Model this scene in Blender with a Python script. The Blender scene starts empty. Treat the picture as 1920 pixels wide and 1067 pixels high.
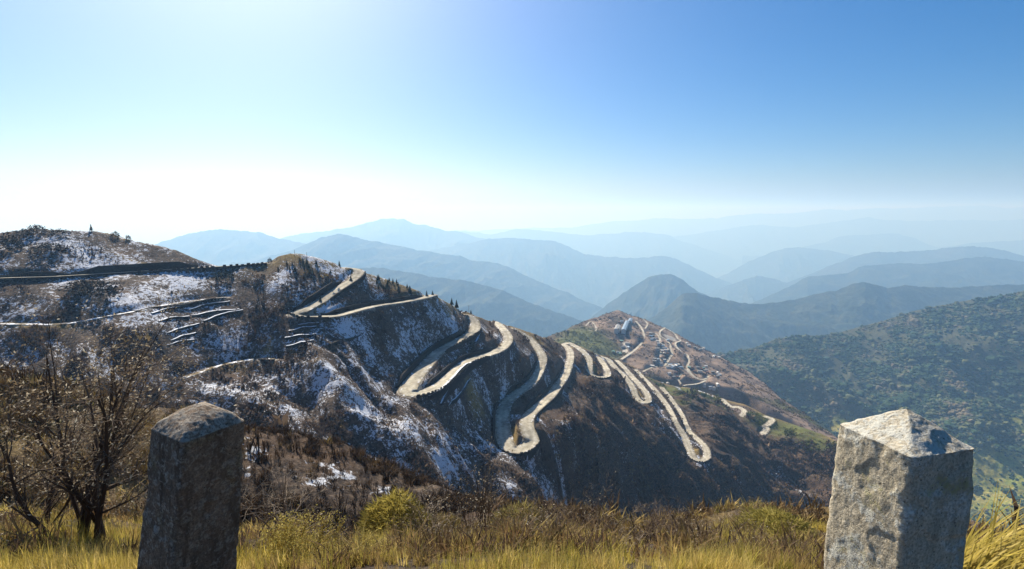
import bpy, math, random
import numpy as np
from mathutils import Vector

random.seed(7)
RNG = np.random.default_rng(11)
C = bpy.context.scene.collection
S = bpy.context.scene

# ------------------------------------------------------------------ camera, sky, sun, exposure
F = 960.0                       # focal length in photo pixels (1920 wide: 90 degrees)
PITCH = math.radians(8.2)
cam = bpy.data.cameras.new('camera')
cam.sensor_width = 36.0
cam.lens = 18.0
cam.clip_start = 0.05
cam.clip_end = 300000.0
camo = bpy.data.objects.new('camera', cam)
C.objects.link(camo)
camo.rotation_euler = (math.pi / 2 - PITCH, 0, 0)
S.camera = camo

SUN_AZ = math.radians(-27.0)    # left of straight ahead
SUN_EL = math.radians(41.0)
W = bpy.data.worlds.new('World')
S.world = W
W.use_nodes = True
wn, wl = W.node_tree.nodes, W.node_tree.links
sky = wn.new('ShaderNodeTexSky')
sky.sky_type = 'NISHITA'
sky.sun_disc = False
sky.sun_elevation = SUN_EL
sky.sun_rotation = SUN_AZ
sky.altitude = 1500.0
sky.air_density = 1.0
sky.dust_density = 5.4
sky.ozone_density = 6.5
bg = wn['Background']
hs = wn.new('ShaderNodeHueSaturation')
hs.inputs['Saturation'].default_value = 1.36
wl.new(sky.outputs[0], hs.inputs['Color'])
wl.new(hs.outputs[0], bg.inputs[0])
bg.inputs[1].default_value = 0.062

sun = bpy.data.lights.new('sun', 'SUN')
sun.energy = 4.5
sun.angle = math.radians(0.5)
sun.color = (1.0, 0.93, 0.80)
suno = bpy.data.objects.new('sun', sun)
C.objects.link(suno)
sd = Vector((math.sin(SUN_AZ) * math.cos(SUN_EL), math.cos(SUN_AZ) * math.cos(SUN_EL), math.sin(SUN_EL)))
suno.rotation_euler = (-sd).to_track_quat('-Z', 'Y').to_euler()

S.view_settings.view_transform = 'Standard'
S.view_settings.look = 'None'
S.view_settings.exposure = 0.92
S.view_settings.gamma = 1.0
S.cycles.max_bounces = 5
S.cycles.diffuse_bounces = 3
S.cycles.glossy_bounces = 1
S.cycles.volume_bounces = 1
S.cycles.transparent_max_bounces = 8
S.cycles.use_denoising = True

# ------------------------------------------------------------------ helpers
cp, sp = math.cos(PITCH), math.sin(PITCH)

def uv(px, py):
    """photo pixel -> (u, v): X = u*Y, Z = -v*Y for the ray through it"""
    x = (np.asarray(px, float) - 960.0) / F
    y = -(np.asarray(py, float) - 533.5) / F
    dy = cp + y * sp
    return x / dy, (sp - y * cp) / dy

def at(px, py, Y):
    u, v = uv(px, py)
    return Vector((float(u) * Y, Y, -float(v) * Y))

def on_plane(px, py, z):
    u, v = uv(px, py)
    return at(px, py, -z / float(v))

def _hash(ix, iy, seed):
    h = (ix.astype(np.int64) * 374761393 + iy.astype(np.int64) * 668265263 + seed * 982451653) & 0xffffffff
    h = ((h ^ (h >> 13)) * 1274126177) & 0xffffffff
    return (h ^ (h >> 16)) & 0xffff

def perlin(x, y, seed=0):
    x = np.asarray(x, float); y = np.asarray(y, float)
    x0 = np.floor(x); y0 = np.floor(y)
    fx = x - x0; fy = y - y0
    sx = fx * fx * fx * (fx * (fx * 6 - 15) + 10); sy = fy * fy * fy * (fy * (fy * 6 - 15) + 10)
    def g(ix, iy, dx, dy):
        a = _hash(ix, iy, seed) * (2 * math.pi / 65536.0)
        return np.cos(a) * dx + np.sin(a) * dy
    a = g(x0, y0, fx, fy); b = g(x0 + 1, y0, fx - 1, fy)
    c = g(x0, y0 + 1, fx, fy - 1); d = g(x0 + 1, y0 + 1, fx - 1, fy - 1)
    return ((a + sx * (b - a)) * (1 - sy) + (c + sx * (d - c)) * sy) * 1.5

def fbm(x, y, octv=4, seed=0, gain=0.5):
    t = 0.0; a = 1.0; f = 1.0
    for o in range(octv):
        t = t + a * perlin(x * f, y * f, seed + o * 17); a *= gain; f *= 2.03
    return t

def ridged(x, y, octv=3, seed=0):
    t = 0.0; a = 1.0; f = 1.0
    for o in range(octv):
        t = t + a * (1 - 2 * np.abs(perlin(x * f, y * f, seed + o * 13))); a *= 0.5; f *= 2.1
    return t

def sstep(a, b, x):
    t = np.clip((x - a) / (b - a), 0, 1)
    return t * t * (3 - 2 * t)

def mesh_np(name, verts, faces, mats, attrs=None, col=None, parent=None, smooth=False, midx=None, link=True):
    """faces: (M,3) or (M,4) int array; attrs: dict name->(N,) float; col: (N,3) colour attribute 'tint'"""
    me = bpy.data.meshes.new(name)
    verts = np.ascontiguousarray(verts, dtype=np.float32)
    faces = np.ascontiguousarray(faces, dtype=np.int32)
    n, k = faces.shape
    me.vertices.add(len(verts)); me.vertices.foreach_set('co', verts.ravel())
    me.loops.add(n * k); me.loops.foreach_set('vertex_index', faces.ravel())
    me.polygons.add(n)
    me.polygons.foreach_set('loop_start', np.arange(0, n * k, k, dtype=np.int32))
    if midx is not None:
        me.polygons.foreach_set('material_index', np.asarray(midx, dtype=np.int32))
    if smooth:
        me.polygons.foreach_set('use_smooth', np.ones(n, dtype=bool))
    else:
        me.polygons.foreach_set('use_smooth', np.zeros(n, dtype=bool))
    for a, vals in (attrs or {}).items():
        at_ = me.attributes.new(a, 'FLOAT', 'POINT')
        at_.data.foreach_set('value', np.ascontiguousarray(vals, dtype=np.float32).ravel())
    if col is not None:
        ca = me.attributes.new('tint', 'FLOAT_COLOR', 'POINT')
        c4 = np.ones((len(verts), 4), np.float32); c4[:, :3] = col
        ca.data.foreach_set('color', c4.ravel())
    me.update(calc_edges=True)
    me.validate()
    for m in (mats if isinstance(mats, (list, tuple)) else [mats]):
        me.materials.append(m)
    if not link:
        return me
    o = bpy.data.objects.new(name, me)
    C.objects.link(o)
    if parent:
        o.parent = parent
    return o

def tag(o, label=None, cat=None, group=None, kind=None):
    if label: o['label'] = label
    if cat: o['category'] = cat
    if group: o['group'] = group
    if kind: o['kind'] = kind
    return o

def thing(name, label, cat, loc, rotz=0.0, group=None):
    o = bpy.data.objects.new(name, None)
    o.empty_display_size = 0.2
    C.objects.link(o)
    o.location = loc; o.rotation_euler = (0, 0, rotz)
    return tag(o, label, cat, group)

def copy_tree(o, parent=None):
    c = o.copy(); C.objects.link(c)
    if parent: c.parent = parent
    for ch in list(o.children):
        copy_tree(ch, c)
    return c

# ------------------------------------------------------------------ materials
class NT:
    def __init__(self, name):
        self.m = bpy.data.materials.new(name); self.m.use_nodes = True
        self.t = self.m.node_tree; self.n = self.t.nodes; self.l = self.t.links
        self.b = self.n['Principled BSDF']
        self.b.inputs['Specular IOR Level'].default_value = 0.15
        self.b.inputs['Roughness'].default_value = 0.95
    def node(self, t, **kw):
        x = self.n.new(t)
        for k, v in kw.items(): setattr(x, k, v)
        return x
    def set(self, sock, v):
        if hasattr(v, 'is_output') or isinstance(v, bpy.types.NodeSocket): self.l.new(v, sock)
        elif isinstance(v, (tuple, list)) and len(v) == 3 and sock.type == 'RGBA': sock.default_value = (*v, 1)
        else: sock.default_value = v
    def pos(self):
        return self.node('ShaderNodeNewGeometry').outputs['Position']
    def objc(self):
        return self.node('ShaderNodeTexCoord').outputs['Object']
    def noise(self, vec, scale, detail=4, rough=0.55, dist=0.0):
        x = self.node('ShaderNodeTexNoise'); self.l.new(vec, x.inputs['Vector'])
        x.inputs['Scale'].default_value = scale; x.inputs['Detail'].default_value = detail
        x.inputs['Roughness'].default_value = rough; x.inputs['Distortion'].default_value = dist
        return x.outputs['Fac']
    def voro(self, vec, scale, feature='F1', out='Distance'):
        x = self.node('ShaderNodeTexVoronoi', feature=feature); self.l.new(vec, x.inputs['Vector'])
        x.inputs['Scale'].default_value = scale
        return x.outputs[out]
    def map(self, v, a, b, c=0.0, d=1.0, smooth=True):
        x = self.node('ShaderNodeMapRange'); x.interpolation_type = 'SMOOTHSTEP' if smooth else 'LINEAR'
        self.set(x.inputs[0], v)
        for i, q in zip((1, 2, 3, 4), (a, b, c, d)): self.set(x.inputs[i], q)
        return x.outputs[0]
    def math(self, op, a, b=0.0, c=0.0):
        x = self.node('ShaderNodeMath', operation=op)
        self.set(x.inputs[0], a); self.set(x.inputs[1], b); self.set(x.inputs[2], c)
        return x.outputs[0]
    def mix(self, f, a, b):
        x = self.node('ShaderNodeMix', data_type='RGBA')
        self.set(x.inputs[0], f); self.set(x.inputs[6], a); self.set(x.inputs[7], b)
        return x.outputs[2]
    def mul(self, a, b):
        x = self.node('ShaderNodeMix', data_type='RGBA', blend_type='MULTIPLY')
        x.inputs[0].default_value = 1.0; self.set(x.inputs[6], a); self.set(x.inputs[7], b)
        return x.outputs[2]
    def attr(self, name, out='Fac'):
        x = self.node('ShaderNodeAttribute', attribute_name=name)
        return x.outputs[out]
    def scalev(self, vec, s):
        x = self.node('ShaderNodeVectorMath', operation='MULTIPLY'); self.l.new(vec, x.inputs[0])
        x.inputs[1].default_value = s
        return x.outputs[0]
    def bump(self, h, strength, dist):
        x = self.node('ShaderNodeBump'); self.l.new(h, x.inputs['Height'])
        x.inputs['Strength'].default_value = strength; x.inputs['Distance'].default_value = dist
        self.l.new(x.outputs[0], self.b.inputs['Normal'])
    def color(self, c): self.set(self.b.inputs['Base Color'], c)

def mat_terrain():
    t = NT('hillside_ground'); p = t.pos()
    n1 = t.noise(p, 0.06, 5); n2 = t.noise(p, 0.9, 5, 0.65); n3 = t.noise(p, 0.35, 8, 0.72, 0.6)
    base = t.mix(t.map(n2, 0.38, 0.66), (0.034, 0.026, 0.022), (0.150, 0.110, 0.080))
    base = t.mix(t.map(n1, 0.45, 0.62, 0, 0.55), base, (0.10, 0.060, 0.035))
    och = t.mix(n2, (0.13, 0.085, 0.03), (0.33, 0.24, 0.085))
    grn = t.mix(n2, (0.045, 0.06, 0.022), (0.18, 0.18, 0.055))
    pale = t.mix(n2, (0.34, 0.30, 0.24), (0.55, 0.50, 0.42))
    f = lambda a, s=0.35: t.map(t.math('ADD', t.attr(a), t.math('MULTIPLY', t.math('SUBTRACT', n3, 0.5), 1.3)), 0.5 - s, 0.5 + s)
    c = t.mix(f('ochre'), base, och)
    c = t.mix(f('green'), c, grn)
    c = t.mix(f('bare', 0.25), c, t.mix(n2, (0.16, 0.112, 0.080), (0.36, 0.26, 0.185)))
    c = t.mix(f('pale', 0.2), c, pale)
    # snow lying between the scrub: a fractal, patchy cover
    ns = t.math('ADD', t.math('ADD', t.math('MULTIPLY', t.noise(p, 0.5, 3, 0.6, 0.8), 0.42), t.math('MULTIPLY', t.noise(t.scalev(p, (1, 1, 1.6)), 1.3, 4, 0.65, 0.5), 0.36)), t.math('MULTIPLY', t.noise(p, 0.11, 3, 0.6, 0.5), 0.22))
    nb = t.noise(p, 0.03, 4, 0.6)
    sw = t.math('ADD', t.attr('snow'), t.math('MULTIPLY', t.math('SUBTRACT', nb, 0.5), 0.9))
    thr = t.math('SUBTRACT', 0.70, t.math('MULTIPLY', sw, 0.20))
    sf = t.map(t.math('SUBTRACT', ns, thr), -0.012, 0.045)
    c = t.mix(t.math('MULTIPLY', sf, 0.86), c, (0.70, 0.735, 0.80))
    t.color(c)
    t.bump(t.noise(p, 0.8, 7, 0.7), 0.9, 0.9)
    return t.m

def mat_hill(name, a, b, sc, bumpd):
    t = NT(name); p = t.pos()
    n1 = t.noise(p, sc, 7, 0.65); n2 = t.noise(p, sc * 9, 4, 0.6)
    c = t.mix(t.map(n1, 0.38, 0.64), a, b)
    c = t.mul(c, t.mix(t.map(n2, 0.3, 0.7), (0.45, 0.45, 0.45), (1.35, 1.35, 1.3)))
    t.color(c); t.bump(n2, 0.8, bumpd)
    return t.m

def mat_tint(name, rough=0.9, vari=0.25, sc=3.0, transl=0.0):
    t = NT(name); p = t.pos()
    c = t.mul(t.attr('tint', 'Color'), t.mix(t.noise(p, sc, 3), (1 - vari,) * 3, (1 + vari,) * 3))
    t.color(c); t.b.inputs['Roughness'].default_value = rough
    if transl > 0:
        tr = t.node('ShaderNodeBsdfTranslucent'); t.l.new(c, tr.inputs[0])
        ms = t.node('ShaderNodeMixShader'); ms.inputs[0].default_value = transl
        t.l.new(t.b.outputs[0], ms.inputs[1]); t.l.new(tr.outputs[0], ms.inputs[2])
        t.l.new(ms.outputs[0], t.n['Material Output'].inputs[0])
    return t.m

def mat_road():
    t = NT('dusty_road'); p = t.pos()
    a = t.attr('across'); n = t.noise(p, 0.5, 6, 0.65); n2 = t.noise(p, 0.12, 4)
    c = t.mix(t.map(n, 0.3, 0.7), (0.32, 0.295, 0.235), (0.58, 0.54, 0.45))
    # two paler wheel tracks, darker gravel crown and shoulders
    w = t.math('ABSOLUTE', t.math('SUBTRACT', t.math('ABSOLUTE', a), 0.42))
    c = t.mix(t.map(t.math('ADD', w, t.math('MULTIPLY', n, 0.2)), 0.12, 0.5), t.mul(c, (1.05, 1.05, 1.03)), t.mul(c, (0.86, 0.84, 0.79)))
    sh = t.map(t.math('ADD', t.math('ABSOLUTE', a), t.math('MULTIPLY', t.math('SUBTRACT', n, 0.5), 0.9)), 0.8, 1.05)
    c = t.mix(sh, c, (0.20, 0.17, 0.11))
    c = t.mix(t.map(n2, 0.5, 0.66, 0, 0.6), c, (0.22, 0.19, 0.145)); c = t.mul(c, t.mix(t.map(t.noise(p, 0.045, 4, 0.6), 0.35, 0.65), (0.72, 0.71, 0.70), (1.12, 1.11, 1.08)))
    # thin remains of snow and thrown gravel near the edges
    ed = t.map(t.math('ABSOLUTE', a), 0.45, 0.9); n4 = t.noise(p, 0.22, 5, 0.7)
    c = t.mix(t.math('MULTIPLY', ed, t.map(n4, 0.52, 0.58, 0, 0.8)), c, (0.13, 0.105, 0.075))
    c = t.mix(t.math('MULTIPLY', ed, t.map(t.noise(p, 0.3, 5, 0.7, 0.4), 0.56, 0.61)), c, (0.74, 0.76, 0.80))
    t.color(c); t.bump(n, 0.6, 0.15)
    return t.m

def mat_stone(name='rubble_masonry', a=(0.045, 0.042, 0.04), b=(0.13, 0.12, 0.11), sc=1.6):
    t = NT(name); p = t.pos()
    v = t.voro(t.scalev(p, (1, 1, 1.7)), sc, out='Color'); e = t.voro(t.scalev(p, (1, 1, 1.7)), sc, 'DISTANCE_TO_EDGE')
    c = t.mix(v, a, b)
    c = t.mul(c, t.mix(t.map(e, 0.0, 0.08), (0.4,) * 3, (1,) * 3))
    t.color(c); t.bump(e, 0.7, 0.15)
    return t.m

def mat_snow():
    t = NT('snow'); p = t.pos()
    n = t.noise(p, 1.5, 5)
    t.color(t.mix(t.map(n, 0.35, 0.6), (0.45, 0.46, 0.48), (0.82, 0.84, 0.88)))
    t.b.inputs['Roughness'].default_value = 0.7
    return t.m

def mat_plain(name, col, vari=0.2, sc=2.0, rough=0.8):
    t = NT(name); p = t.objc()
    n = t.noise(p, sc, 4)
    t.color(t.mix(n, tuple(c * (1 - vari) for c in col), tuple(min(1, c * (1 + vari)) for c in col)))
    t.b.inputs['Roughness'].default_value = rough
    return t.m

def mat_pillar(name, base, dark, pale, lich, top_amt, yellow, dmix, shy=0.0):
    t = NT(name); p = t.objc()
    g = t.node('ShaderNodeNewGeometry')
    nz = t.node('ShaderNodeSeparateXYZ'); t.l.new(g.outputs['Normal'], nz.inputs[0])
    fine = t.noise(p, 110, 5, 0.7); med = t.noise(p, 38, 6, 0.7, 0.3); big = t.noise(p, 5.5, 6, 0.62, 0.5)
    streak = t.noise(t.scalev(p, (18, 18, 2.4)), 1.0, 6, 0.7, 0.3)
    c = t.mix(t.map(fine, 0.3, 0.7), tuple(x * 0.6 for x in base), tuple(x * 1.35 for x in base))
    capk = t.map(nz.outputs[2], 0.2, 0.45, 1.0, 0.35)
    c = t.mix(t.math('MULTIPLY', capk, t.map(streak, 0.42, 0.66, 0, dmix)), c, t.mix(fine, dark, tuple(x * 1.6 for x in dark)))
    c = t.mix(t.math('MULTIPLY', capk, t.map(big, 0.50, 0.62, 0, dmix * 0.9)), c, t.mix(fine, dark, base))
    # crusty pale lichen in small flakes that gather in patches, and yellow ones
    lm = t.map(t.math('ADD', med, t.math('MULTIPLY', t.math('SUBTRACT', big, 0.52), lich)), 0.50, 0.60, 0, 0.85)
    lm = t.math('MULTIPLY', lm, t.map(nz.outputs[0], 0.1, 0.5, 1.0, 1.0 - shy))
    c = t.mix(lm, c, t.mix(t.map(fine, 0.35, 0.65), tuple(x * 0.45 for x in pale), pale))
    b2 = t.noise(t.scalev(p, (1.0, 1.0, 0.7)), 7.0, 6, 0.65, 0.4)
    c = t.mix(t.map(t.math('ADD', b2, t.math('MULTIPLY', t.math('SUBTRACT', fine, 0.5), 0.5)), 0.56, 0.68, 0, yellow), c, (0.30, 0.27, 0.10))
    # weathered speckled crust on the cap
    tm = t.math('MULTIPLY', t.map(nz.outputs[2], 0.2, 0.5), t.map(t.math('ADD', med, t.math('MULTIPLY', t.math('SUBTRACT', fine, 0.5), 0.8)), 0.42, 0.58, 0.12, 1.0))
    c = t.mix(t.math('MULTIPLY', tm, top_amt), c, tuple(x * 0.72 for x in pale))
    # pits and black specks
    pit = t.voro(p, 60)
    c = t.mul(c, t.mix(t.map(pit, 0.06, 0.2), (0.3, 0.28, 0.25), (1, 1, 1)))
    t.color(c)
    h = t.math('ADD', t.math('MULTIPLY', fine, 0.6), t.math('MULTIPLY', med, 1.0))
    t.bump(h, 0.9, 0.009)
    return t.m

M_TERRAIN = mat_terrain()
M_ROAD = mat_road()
M_STONE = mat_stone()
M_SNOW = mat_snow()
def mat_path():
    t = NT('snowy_path'); p = t.pos(); n = t.noise(p, 0.35, 5, 0.65)
    c = t.mix(t.noise(p, 1.2, 4), (0.09, 0.07, 0.045), (0.24, 0.18, 0.09))
    t.color(t.mix(t.map(n, 0.47, 0.56), c, (0.78, 0.80, 0.84)))
    return t.m
M_PATH = mat_path()
M_SCRUB = mat_tint('dry_scrub', 0.95, 0.35, 0.5, 0.15)
M_LEAF = mat_tint('dry_leaves', 0.7, 0.25, 20.0, 0.45)
M_BARK = mat_tint('bark', 0.9, 0.3, 30.0)
M_FOREST = mat_tint('forest_leaves', 0.9, 0.4, 0.25, 0.1)
M_NEEDLE = mat_tint('conifer_needles', 0.9, 0.3, 1.0)

# ------------------------------------------------------------------ the main hillside, fitted to the view ray by ray
FACE = np.array([
 (0,434,263),(120,430,272),(222,439,284),(297,458,283),(360,480,280),(420,498,279),(480,494,284),
 (-200,440,250),(-200,525,205),(-200,620,180),(-200,720,160),
 (0,522,225),(180,514,247),(270,508,258),(360,502,268),(470,496,280),
 (0,607,201),(120,607,203),(258,580,217),(420,559,252),(200,700,184),(0,700,172),(400,690,213),(500,675,222),
 (550,472,292),(620,488,302),(545,590,245),(572,590,252),(632,591,264),(710,571,300),(770,563,327),(812,553,348),
 (650,498,312),(668,510,310),(662,524,300),(608,557,272),(560,584,251),(720,521,330),(785,543,342),
 (860,579,374),(905,600,425),(872,587,380),(894,612,378),(866,632,352),(824,656,325),(791,692,295),(755,740,266),
 (802,735,275),(833,716,293),(866,683,326),(890,672,344),(920,660,362),(947,648,394),(955,633,420),(940,612,455),(926,603,475),
 (960,613,482),(994,636,472),(1018,667,450),(1018,682,440),(1009,704,416),(994,722,392),(969,738,375),(950,753,362),(934,787,338),(945,700,372),
 (936,825,318),(965,843,308),(995,841,311),(990,803,318),(985,787,332),(1010,763,368),(1034,741,402),(1049,722,445),(1062,704,480),
 (1069,679,525),(1071,664,560),(1062,648,605),(1000,626,505),(1040,640,580),
 (1081,650,602),(1099,662,585),(1106,680,560),(1103,698,540),(1129,710,535),(1141,707,543),(1135,692,575),(1122,669,640),
 (1141,677,655),(1153,689,632),(1168,704,610),(1183,722,585),(1190,745,557),(1207,756,545),(1217,752,552),(1214,737,580),
 (1201,722,610),(1183,704,650),(1168,686,700),(1156,675,730),
 (1192,692,720),(1204,707,690),(1222,725,655),(1240,746,615),(1258,770,577),(1273,794,545),(1283,818,517),(1292,839,495),
 (1297,860,475),(1315,866,470),(1327,857,482),(1325,839,505),(1312,824,525),(1294,812,542),(1285,797,565),(1276,776,600),
 (1261,752,645),(1243,731,690),
 (1225,712,722),(1255,722,735),(1300,728,760),(1330,737,760),(1366,764,715),(1400,760,735),(1396,768,705),(1387,779,690),
 (1441,782,692),(1469,789,690),(1503,800,670),(1558,820,640),(1428,810,655),(1650,880,540),(1750,950,450),(1840,1010,380),(1920,1080,320),
 (577,803,192),(700,860,216),(800,900,232),(900,928,262),(1000,960,275),(1100,975,350),(1200,985,405),(1320,970,420),(1450,960,505),(1560,950,500),
 (300,790,170),(100,790,150)], float)
# ease the slope of the middle of the face
_ys = np.interp(FACE[:, 0], [540,650,755,815,860,905,926,960,1000,1040,1055,1126], [291,312,334,348,374,425,475,483,505,580,615,655])
_k = np.interp(FACE[:, 0], [540,620,755,850,900,965,1070,1130], [1.0,1.2,1.36,1.36,1.27,1.2,1.1,1.0])
FACE[:, 2] = np.where((FACE[:, 2] < _ys) & (FACE[:, 0] > 540) & (FACE[:, 0] < 1130), _ys - (_ys - FACE[:, 2]) * _k, FACE[:, 2])
TOWN = np.array([
 (1033,629,1150),(1105,599,1250),(1156,579,1350),(1210,599,1350),(1246,614,1330),(1285,635,1300),(1360,674,1250),(1433,718,1150),(1500,758,1050),(1558,810,950),
 (1060,650,1050),(1150,672,1030),(1200,690,1000),(1255,724,960),(1330,739,930),(1400,762,900),(1469,791,880),(1558,822,870),
 (1200,640,1140),(1280,680,1080),(1650,900,850),(900,690,1000),(700,640,1000),(0,640,1000),(0,560,1150),(700,600,1150)], float)
RB = np.array([   # wooded valley side to the right
 (1377,660,2000),(1418,651,2020),(1456,635,2050),(1491,630,2050),(1541,629,2060),(1622,610,2080),(1710,584,2080),(1827,561,2050),(1920,547,2000),(2150,510,1950),
 (1371,720,1750),(1500,770,1620),(1600,830,1480),(1750,900,1330),(1840,950,1230),(1920,1000,1130),(2150,1060,1000),(1840,1090,1010),(1600,1000,1250),(1400,850,1550),
 (1700,700,1760),(1850,720,1640),(1850,820,1420),(1250,700,2000),(1250,850,1700)], float)

class TPS:
    """inverse depth over (u, v): a plane in space is linear here"""
    def __init__(self, P, lam):
        u, v = uv(P[:, 0], P[:, 1]); self.p = np.stack([u, v], 1); n = len(P)
        K = self.k(self.p); K[np.diag_indices(n)] += lam
        A = np.zeros((n + 3, n + 3)); A[:n, :n] = K
        Q = np.concatenate([np.ones((n, 1)), self.p], 1); A[:n, n:] = Q; A[n:, :n] = Q.T
        b = np.zeros(n + 3); b[:n] = 1.0 / P[:, 2]
        self.w = np.linalg.solve(A, b); self.lo, self.hi = P[:, 2].min() * 0.8, P[:, 2].max() * 1.2
    def k(self, q):
        d = ((q[:, None, :] - self.p[None]) ** 2).sum(-1)
        return 0.5 * d * np.log(d + 1e-12)
    def __call__(self, u, v):
        u, v = np.broadcast_arrays(np.asarray(u, float), np.asarray(v, float))
        q = np.stack([u.ravel(), v.ravel()], 1); out = []
        for i in range(0, len(q), 20000):
            s = q[i:i + 20000]
            out.append(self.k(s) @ self.w[:-3] + self.w[-3] + s @ self.w[-2:])
        r = np.concatenate(out).reshape(u.shape)
        return np.clip(1.0 / np.maximum(r, 1e-6), self.lo, self.hi)

def curve(pts, cols=(1,)):
    P = np.array(pts, float)
    u, v = uv(P[:, 0], P[:, 1]); o = np.argsort(u)
    return lambda U, what='v': np.interp(U, u[o], (v if what == 'v' else P[:, 2])[o])

c_fg = curve([(-300,960,4.6),(0,965,4.6),(250,985,4.8),(460,990,5.0),(540,975,5.4),(620,1012,5.0),(740,978,5.6),(840,1000,5.4),(960,968,6.3),(1100,982,6.8),(1240,1000,6.4),(1400,972,7.2),(1540,998,6.4),(1840,1040,5.0),(2300,1060,4.6)])
c_foot = curve([(-300,985,27),(0,985,27),(300,990,34),(460,990,40),(700,990,46),(850,990,46),(950,990,44),(1100,1005,38),(1300,1010,34),(1540,1010,30),(1840,1045,27),(2300,1060,27)])
c_brow = curve([(-300,680,42),(0,690,43),(150,715,46),(300,745,52),(460,792,57),(577,803,60),(633,824,60),(681,848,60),(732,868,60),(784,893,60),(836,907,59),(897,927,57),(949,941,55),(1000,957,52),(1100,972,48),(1200,975,46),(1300,968,44),(1360,962,44),(1480,965,42),(1550,955,42),(1840,1010,38),(1920,1040,36),(2300,1060,34)])
c_spine = curve([(-300,444,1),(0,434,1),(69,427,1),(120,430,1),(186,431,1),(222,439,1),(255,449,1),(297,458,1),(330,466,1),(360,480,1),(387,490,1),(420,498,1),(477,493.5,1),(506,485,1),(521,477.5,1),(551,471.5,1),(581,477,1),(611,485,1),(635,493,1),(650,497,1),(677,508,1),(695,512,1),(722,520,1),(752,532,1),(785,543,1),(800,551,1),(815,551.5,1),(842,566,1),(860,578,1),(881,584,1),(920,601,1),(960,611,1),(1000,625,1),(1027,632,1),(1045,641,1),(1075,643,1),(1099,654,1),(1126,664,1),(1150,672,1),(1192,689,1),(1210,705,1),(1225,711,1),(1255,722,1),(1300,728,1),(1330,737,1),(1360,749,1),(1400,759,1),(1434,777,1),(1469,789,1),(1503,800,1),(1558,820,1),(1650,880,1),(1750,950,1),(1840,1010,1),(1920,1080,1),(2300,1120,1)])
c_town = curve([(-300,560,1),(0,560,1),(480,570,1),(700,620,1),(900,660,1),(1000,650,1),(1033,629,1),(1060,617,1),(1105,599,1),(1129,590,1),(1156,579.5,1),(1180,588.5,1),(1210,599,1),(1246,614,1),(1285,635,1),(1330,659,1),(1360,674,1),(1402,697,1),(1433,718,1),(1469,750,1),(1503,772,1),(1531,793,1),(1558,811,1),(1650,900,1),(1840,1060,1),(2300,1150,1)])

face = TPS(FACE, 2e-6)
town = TPS(TOWN, 1e-6)
NU = 1330
U = np.linspace(-1.56, 1.58, NU)
YR = np.concatenate([np.geomspace(0.5, 20, 90, endpoint=False), np.geomspace(20, 140, 150, endpoint=False), np.linspace(140, 760, 520, endpoint=False), np.linspace(760, 1500, 250, endpoint=False), np.linspace(1500, 2300, 40)])
NY = len(YR)
vfg, yfg = c_fg(U), c_fg(U, 'Y'); vft, yft = c_foot(U), c_foot(U, 'Y'); vbr, ybr = c_brow(U), c_brow(U, 'Y')
vsp, vtn = c_spine(U), c_town(U)
NS = 64
v0 = np.maximum(vbr + 0.05, vsp + 0.08)
VS = v0[:, None] + (vsp - v0)[:, None] * np.linspace(0, 1, NS)[None]
YSr = face(U[:, None], VS); print('overhang', [(int(960 + 960 * U[i] * 0.95), round(float((np.maximum.accumulate(YSr[i]) - YSr[i]).max()))) for i in range(0, NU, 12) if (np.maximum.accumulate(YSr[i]) - YSr[i]).max() > 2])
YS = np.maximum.accumulate(YSr, axis=1) + np.linspace(0, 0.5, NS)[None]
vtf = np.maximum(vsp + 0.03, vtn + 0.05)
VT = vtf[:, None] + (vtn - vtf)[:, None] * np.linspace(0, 1, 24)[None]
YT = np.maximum.accumulate(town(U[:, None], VT), axis=1) + np.linspace(0, 0.5, 24)[None]
Z = np.zeros((NY, NU))
SPY = YS[:, -1].copy()
for i in range(NU):
    ys, vs = YS[i], VS[i]
    zs = -vs[-1] * ys[-1]
    yy = [0.0, 1.9, yfg[i], 0.62 * yft[i], yft[i], ybr[i], 1.45 * ybr[i]]
    zz = [-1.5, -1.5, -vfg[i] * yfg[i], -(vfg[i] + 0.22) * 0.62 * yft[i], -vft[i] * yft[i], -vbr[i] * ybr[i], -(vbr[i] + 0.22) * 1.45 * ybr[i]]
    yt, vt = YT[i], VT[i]
    yt = np.maximum(yt, ys[-1] + 230)
    Y_ = np.concatenate([yy, ys, [ys[-1] + 40, ys[-1] + 180], yt, [yt[-1] + 60, yt[-1] + 350, 4000]])
    Z_ = np.concatenate([zz, -vs * ys, [zs - 24, zs - 115], -vt * yt, [-vt[-1] * yt[-1] - 30, -vt[-1] * yt[-1] - 280, -1400]])
    Z[:, i] = np.interp(YR, Y_, Z_)
ker = np.exp(-0.5 * (np.arange(-4, 5) / 1.6) ** 2); ker /= ker.sum()
Zp = np.pad(Z, ((4, 4), (0, 0)), mode='edge'); Z = sum(ker[k] * Zp[k:k + NY] for k in range(9))
Zp = np.pad(Z, ((0, 0), (4, 4)), mode='edge'); Z = sum(ker[k] * Zp[:, k:k + NU] for k in range(9))
GX = U[None, :] * YR[:, None]; GY = np.broadcast_to(YR[:, None], GX.shape)
ZBASE = Z.copy()

def grid_idx(x, y):
    j = (x / y - U[0]) / (U[1] - U[0]); i = np.interp(y, YR, np.arange(NY))
    return i, j

def terr(x, y, G=None):
    G = Z if G is None else G
    i, j = grid_idx(np.asarray(x, float), np.asarray(y, float))
    i = np.clip(i, 0, NY - 1.001); j = np.clip(j, 0, NU - 1.001)
    i0 = i.astype(int); j0 = j.astype(int); a = i - i0; b = j - j0
    return (G[i0, j0] * (1 - a) + G[i0 + 1, j0] * a) * (1 - b) + (G[i0, j0 + 1] * (1 - a) + G[i0 + 1, j0 + 1] * a) * b

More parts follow.
